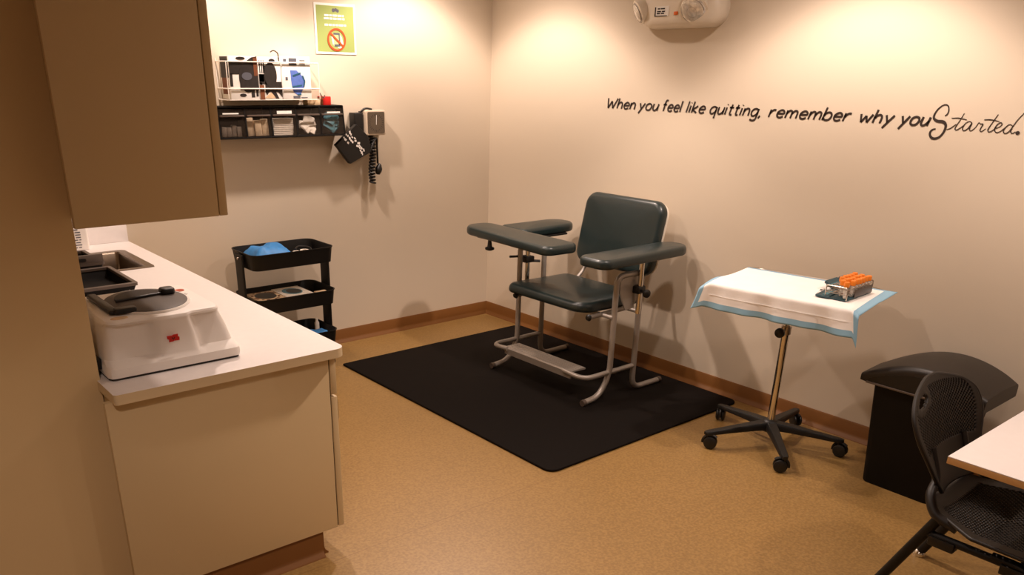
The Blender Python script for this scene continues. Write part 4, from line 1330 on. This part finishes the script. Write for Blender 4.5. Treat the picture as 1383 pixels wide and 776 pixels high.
# ------------------------------------------------------------------ wall lettering
GL = {
 'W': (1.45, [[(0, 1.55), (.35, 0), (.70, 1.1), (1.05, 0), (1.45, 1.55)]], False),
 'h': (.68, [[(0, 1.6), (0, 0)], [(0, .55), (.18, .9), (.42, .98), (.62, .72), (.66, 0)]], None),
 'e': (.72, [[(.06, .52), (.68, .56), (.62, .86), (.38, 1.0), (.12, .82), (.02, .48), (.14, .12), (.42, 0), (.70, .16)]], None),
 'n': (.66, [[(0, 1.0), (0, 0)], [(0, .55), (.18, .9), (.40, .98), (.60, .74), (.64, 0)]], None),
 'y': (.72, [[(0, 1.0), (.36, .12)], [(.72, 1.0), (.40, .18), (.12, -.55)]], False),
 'o': (.76, [[(.38, 1.0), (.10, .84), (.0, .5), (.10, .14), (.38, 0), (.66, .14), (.76, .5), (.66, .84), (.38, 1.0)]], None),
 'u': (.68, [[(0, 1.0), (.0, .40), (.12, .08), (.34, .02), (.56, .26), (.66, .6)], [(.66, 1.0), (.66, 0)]], None),
 'f': (.56, [[(.56, 1.52), (.38, 1.6), (.22, 1.36), (.20, 0)], [(-.02, .95), (.48, .98)]], None),
 'l': (.10, [[(.02, 1.6), (.02, 0)]], False),
 'i': (.12, [[(.02, 1.0), (.02, 0)], [(.02, 1.36), (.03, 1.44)]], False),
 'k': (.64, [[(0, 1.6), (0, 0)], [(.60, .98), (.02, .42), (.64, 0)]], False),
 'q': (.74, [[(.70, .86), (.40, 1.0), (.10, .84), (.0, .46), (.14, .08), (.38, .02), (.62, .24), (.70, .55)], [(.72, 1.0), (.72, -.62)]], None),
 't': (.48, [[(.22, 1.42), (.20, .3), (.30, .02), (.48, .04)], [(-.02, 1.0), (.48, 1.02)]], None),
 'g': (.74, [[(.70, .86), (.40, 1.0), (.10, .84), (.0, .46), (.14, .08), (.38, .02), (.62, .24), (.70, .55)], [(.72, 1.0), (.72, -.25), (.55, -.56), (.28, -.58), (.06, -.44)]], None),
 ',': (.16, [[(.10, .10), (.0, -.26)]], False),
 'r': (.50, [[(0, 1.0), (0, 0)], [(0, .48), (.16, .84), (.34, .98), (.52, .94)]], None),
 'm': (1.12, [[(0, 1.0), (0, 0)], [(0, .55), (.14, .88), (.32, .98), (.50, .76), (.54, 0)], [(.54, .55), (.68, .88), (.86, .98), (1.06, .76), (1.10, 0)]], None),
 'b': (.72, [[(0, 1.6), (0, 0)], [(0, .55), (.14, .88), (.40, 1.0), (.64, .82), (.72, .48), (.62, .12), (.36, 0), (.10, .12), (0, .34)]], None),
 'w': (1.10, [[(0, 1.0), (.28, 0), (.55, .80), (.82, 0), (1.10, 1.0)]], False),
}
# each word: its start and end along the wall (y) as painted
WORDS = [('When', -1.057, -1.284), ('you', -1.305, -1.448), ('feel', -1.473, -1.606), ('like', -1.636, -1.760), ('quitting,', -1.786, -2.098),
         ('remember', -2.136, -2.556), ('why', -2.592, -2.752), ('you', -2.778, -2.906)]
q = root('wall_quote', (-.001, -2.16, 1.43), 'dark lettered motivational quote across the right wall', 'wall lettering')
XH, ZB, SL = .0345, 1.4730, .22
for word, ya, yb_ in WORDS:
    adv, tot = [], 0
    for chh in word:
        adv.append(tot); tot += GL[chh][0] + .26
    tot -= .26
    sc = (ya - yb_) / (tot + SL * .9)
    bm = B()
    for chh, a0 in zip(word, adv):
        w_, strokes, sm = GL[chh]
        for st_ in strokes:
            p3 = [Vector((-.0008, ya - sc * (a0 + px + SL * pz), ZB + XH * pz)) for px, pz in st_]
            if sm is None and len(p3) > 2: p3 = spline(p3, 5)
            if sm is False:
                for pa, pb in zip(p3[:-1], p3[1:]): ribbon(bm, [pa, pb], .0092, (-1, 0, 0), .0012)
            else:
                ribbon(bm, p3, .0092, (-1, 0, 0), .0012)
    mesh('word', bm, M['vinyl_letters'], q)
SCRIPT = {'S': [(-2.9621, 1.5155), (-2.9699, 1.5236), (-2.9719, 1.5384), (-2.9666, 1.5535), (-2.9556, 1.559), (-2.9425, 1.555), (-2.9263, 1.5378), (-2.9181, 1.5171), (-2.9207, 1.5028), (-2.9364, 1.494), (-2.957, 1.4927), (-2.9689, 1.4861), (-2.9743, 1.4732), (-2.9707, 1.4521), (-2.9591, 1.4332), (-2.9417, 1.4248), (-2.9267, 1.4275), (-2.9179, 1.4386), (-2.9174, 1.4519), (-2.9266, 1.4609), (-2.9362, 1.4627)], 't1': [(-3.0355, 1.5294), (-3.0253, 1.5026), (-3.0138, 1.4754), (-3.0136, 1.4659), (-3.0213, 1.464), (-3.0339, 1.4736), (-3.0436, 1.4829)], 't1c': [(-2.9899, 1.5079), (-3.0164, 1.5098), (-3.0501, 1.505)], 't1p': [(-2.9804, 1.4628), (-2.9958, 1.4697), (-3.0131, 1.486)], 'a': [(-3.073, 1.495), (-3.0615, 1.4991), (-3.0492, 1.4915), (-3.042, 1.477), (-3.0436, 1.4653), (-3.0523, 1.4634), (-3.0635, 1.4734), (-3.0733, 1.4939), (-3.0693, 1.4761), (-3.0707, 1.4656), (-3.0779, 1.4649), (-3.0883, 1.4748), (-3.0962, 1.4904)], 'r': [(-3.0962, 1.4904), (-3.0993, 1.4964), (-3.105, 1.492), (-3.1155, 1.4914), (-3.1117, 1.4785), (-3.1099, 1.4667), (-3.1165, 1.4636), (-3.1298, 1.4748)], 't2': [(-3.163, 1.5304), (-3.1513, 1.503), (-3.1405, 1.4778), (-3.1396, 1.4673), (-3.1473, 1.4637), (-3.1589, 1.4719), (-3.1675, 1.4827)], 't2c': [(-3.116, 1.5082), (-3.1412, 1.5094), (-3.1732, 1.5047)], 'e': [(-3.1664, 1.4781), (-3.1793, 1.4845), (-3.1856, 1.4951), (-3.1799, 1.5005), (-3.1702, 1.4943), (-3.1636, 1.4802), (-3.1656, 1.4677), (-3.1758, 1.4625), (-3.1885, 1.4701), (-3.1988, 1.4822)], 'd': [(-3.2267, 1.4894), (-3.2142, 1.4955), (-3.2032, 1.4869), (-3.1967, 1.4729), (-3.2003, 1.4628), (-3.2093, 1.4622), (-3.219, 1.4719), (-3.2275, 1.4905), (-3.2391, 1.5159), (-3.2574, 1.5434)], 'd2': [(-3.2275, 1.4905), (-3.2231, 1.4733), (-3.2264, 1.4644), (-3.2331, 1.4637), (-3.2403, 1.4698)], 'dot': [(-3.2455, 1.4667), (-3.2492, 1.4692), (-3.253, 1.4649), (-3.2494, 1.4618), (-3.2457, 1.4656)]}
bm = B()
for k, st_ in SCRIPT.items():
    p3 = [Vector((-.0008, y, z)) for y, z in st_]
    if k == 'dot':
        lathe(bm, [(0, 0), (.0075, 0), (.0075, .0012), (0, .0012)], (-.0008, -3.2494, 1.4655), axis_to((-1, 0, 0)), 12); continue
    wf = (lambda t: .0048 + .0075 * math.exp(-((t - .5) / .14) ** 2) + .005 * math.exp(-((t - .8) / .12) ** 2)) if k == 'S' else (lambda t: .0022 + .0016 * math.sin(PI * t))
    ribbon(bm, spline(p3, 5), wf, (-1, 0, 0), .0012)
mesh('script_word', bm, M['vinyl_letters'], q)

# ------------------------------------------------------------------ light
WARM = (1.0, 0.795, 0.68)


PROFILE = ((0, .36), (15, .38), (24, .48), (31, .70), (37, .90), (42, 1.0), (46, 1.0), (49, .82), (52, .42), (56, .17), (64, .06), (75, 0.0))


def downlight(x, y, w):
    """recessed can with a reflector: most of its light leaves at about 40 degrees from straight down"""
    ld = bpy.data.lights.new('downlight', 'SPOT')
    ld.energy = w
    ld.color = WARM
    ld.spot_size = math.radians(156)
    ld.spot_blend = 0.05
    ld.shadow_soft_size = 0.055
    ld.use_nodes = True
    nt = ld.node_tree
    em = [n for n in nt.nodes if n.type == 'EMISSION'][0]
    tc = nt.nodes.new('ShaderNodeTexCoord')
    sp = nt.nodes.new('ShaderNodeSeparateXYZ')
    ab = nt.nodes.new('ShaderNodeMath'); ab.operation = 'ABSOLUTE'
    rp = nt.nodes.new('ShaderNodeValToRGB')
    rp.color_ramp.interpolation = 'B_SPLINE'
    el_ = rp.color_ramp.elements
    pts = sorted((math.cos(math.radians(d)), v) for d, v in PROFILE)
    el_[0].position, el_[0].color = pts[0][0], (pts[0][1],) * 3 + (1,)
    el_[1].position, el_[1].color = pts[-1][0], (pts[-1][1],) * 3 + (1,)
    for p, v in pts[1:-1]:
        e = el_.new(p); e.color = (v, v, v, 1)
    nt.links.new(tc.outputs['Normal'], sp.inputs['Vector'])
    nt.links.new(sp.outputs['Z'], ab.inputs[0])
    nt.links.new(ab.outputs[0], rp.inputs['Fac'])
    nt.links.new(rp.outputs['Color'], em.inputs['Strength'])
    o = bpy.data.objects.new('downlight', ld)
    o.location = (x, y, H - 0.03)
    COL.objects.link(o)


P_ = 166
for x, y, k in ((-0.77, -0.63, 1), (-0.75, -2.60, 1.05), (-0.75, -4.45, .6), (-2.0, -0.63, .78), (-2.15, -2.05, .45), (-2.15, -4.40, .14), (-3.95, -4.1, .42)):
    downlight(x, y, P_ * k)

wd = bpy.data.worlds.new('World')
S.world = wd
wd.use_nodes = True
wd.node_tree.nodes['Background'].inputs['Color'].default_value = (1.0, 0.8, 0.6, 1)
wd.node_tree.nodes['Background'].inputs['Strength'].default_value = 0.02

# ------------------------------------------------------------------ camera
cd = bpy.data.cameras.new('camera')
cam = bpy.data.objects.new('camera', cd)
COL.objects.link(cam)
r = Vector((0.7764761938197438, -0.6299436135642913, 0.01599262832577635))
d = Vector((-0.23547497400236805, -0.3136030392645596, -0.9198938364738699))
f = Vector((0.5844965842926609, 0.7105098011242307, -0.3918412503254582))
cam.matrix_world = Matrix(((r.x, -d.x, -f.x, -3.7956997696751853), (r.y, -d.y, -f.y, -4.537802343022866), (r.z, -d.z, -f.z, 1.65), (0, 0, 0, 1)))
cd.sensor_fit = 'HORIZONTAL'
cd.sensor_width = 36.0
cd.lens = 1096.271373969812 * 36.0 / 1383.0
cd.shift_x = 0.5 - 645.2797625918842 / 1383.0
cd.shift_y = (565.1532289069415 - 388.0) / 1383.0
cd.clip_start = 0.02
S.camera = cam

S.view_settings.view_transform = 'Standard'
S.view_settings.look = 'None'
S.view_settings.exposure = 0.0
S.view_settings.gamma = 1.0
S.view_settings.use_curve_mapping = False
S.cycles.use_denoising = True
S.cycles.max_bounces = 10
S.cycles.diffuse_bounces = 6
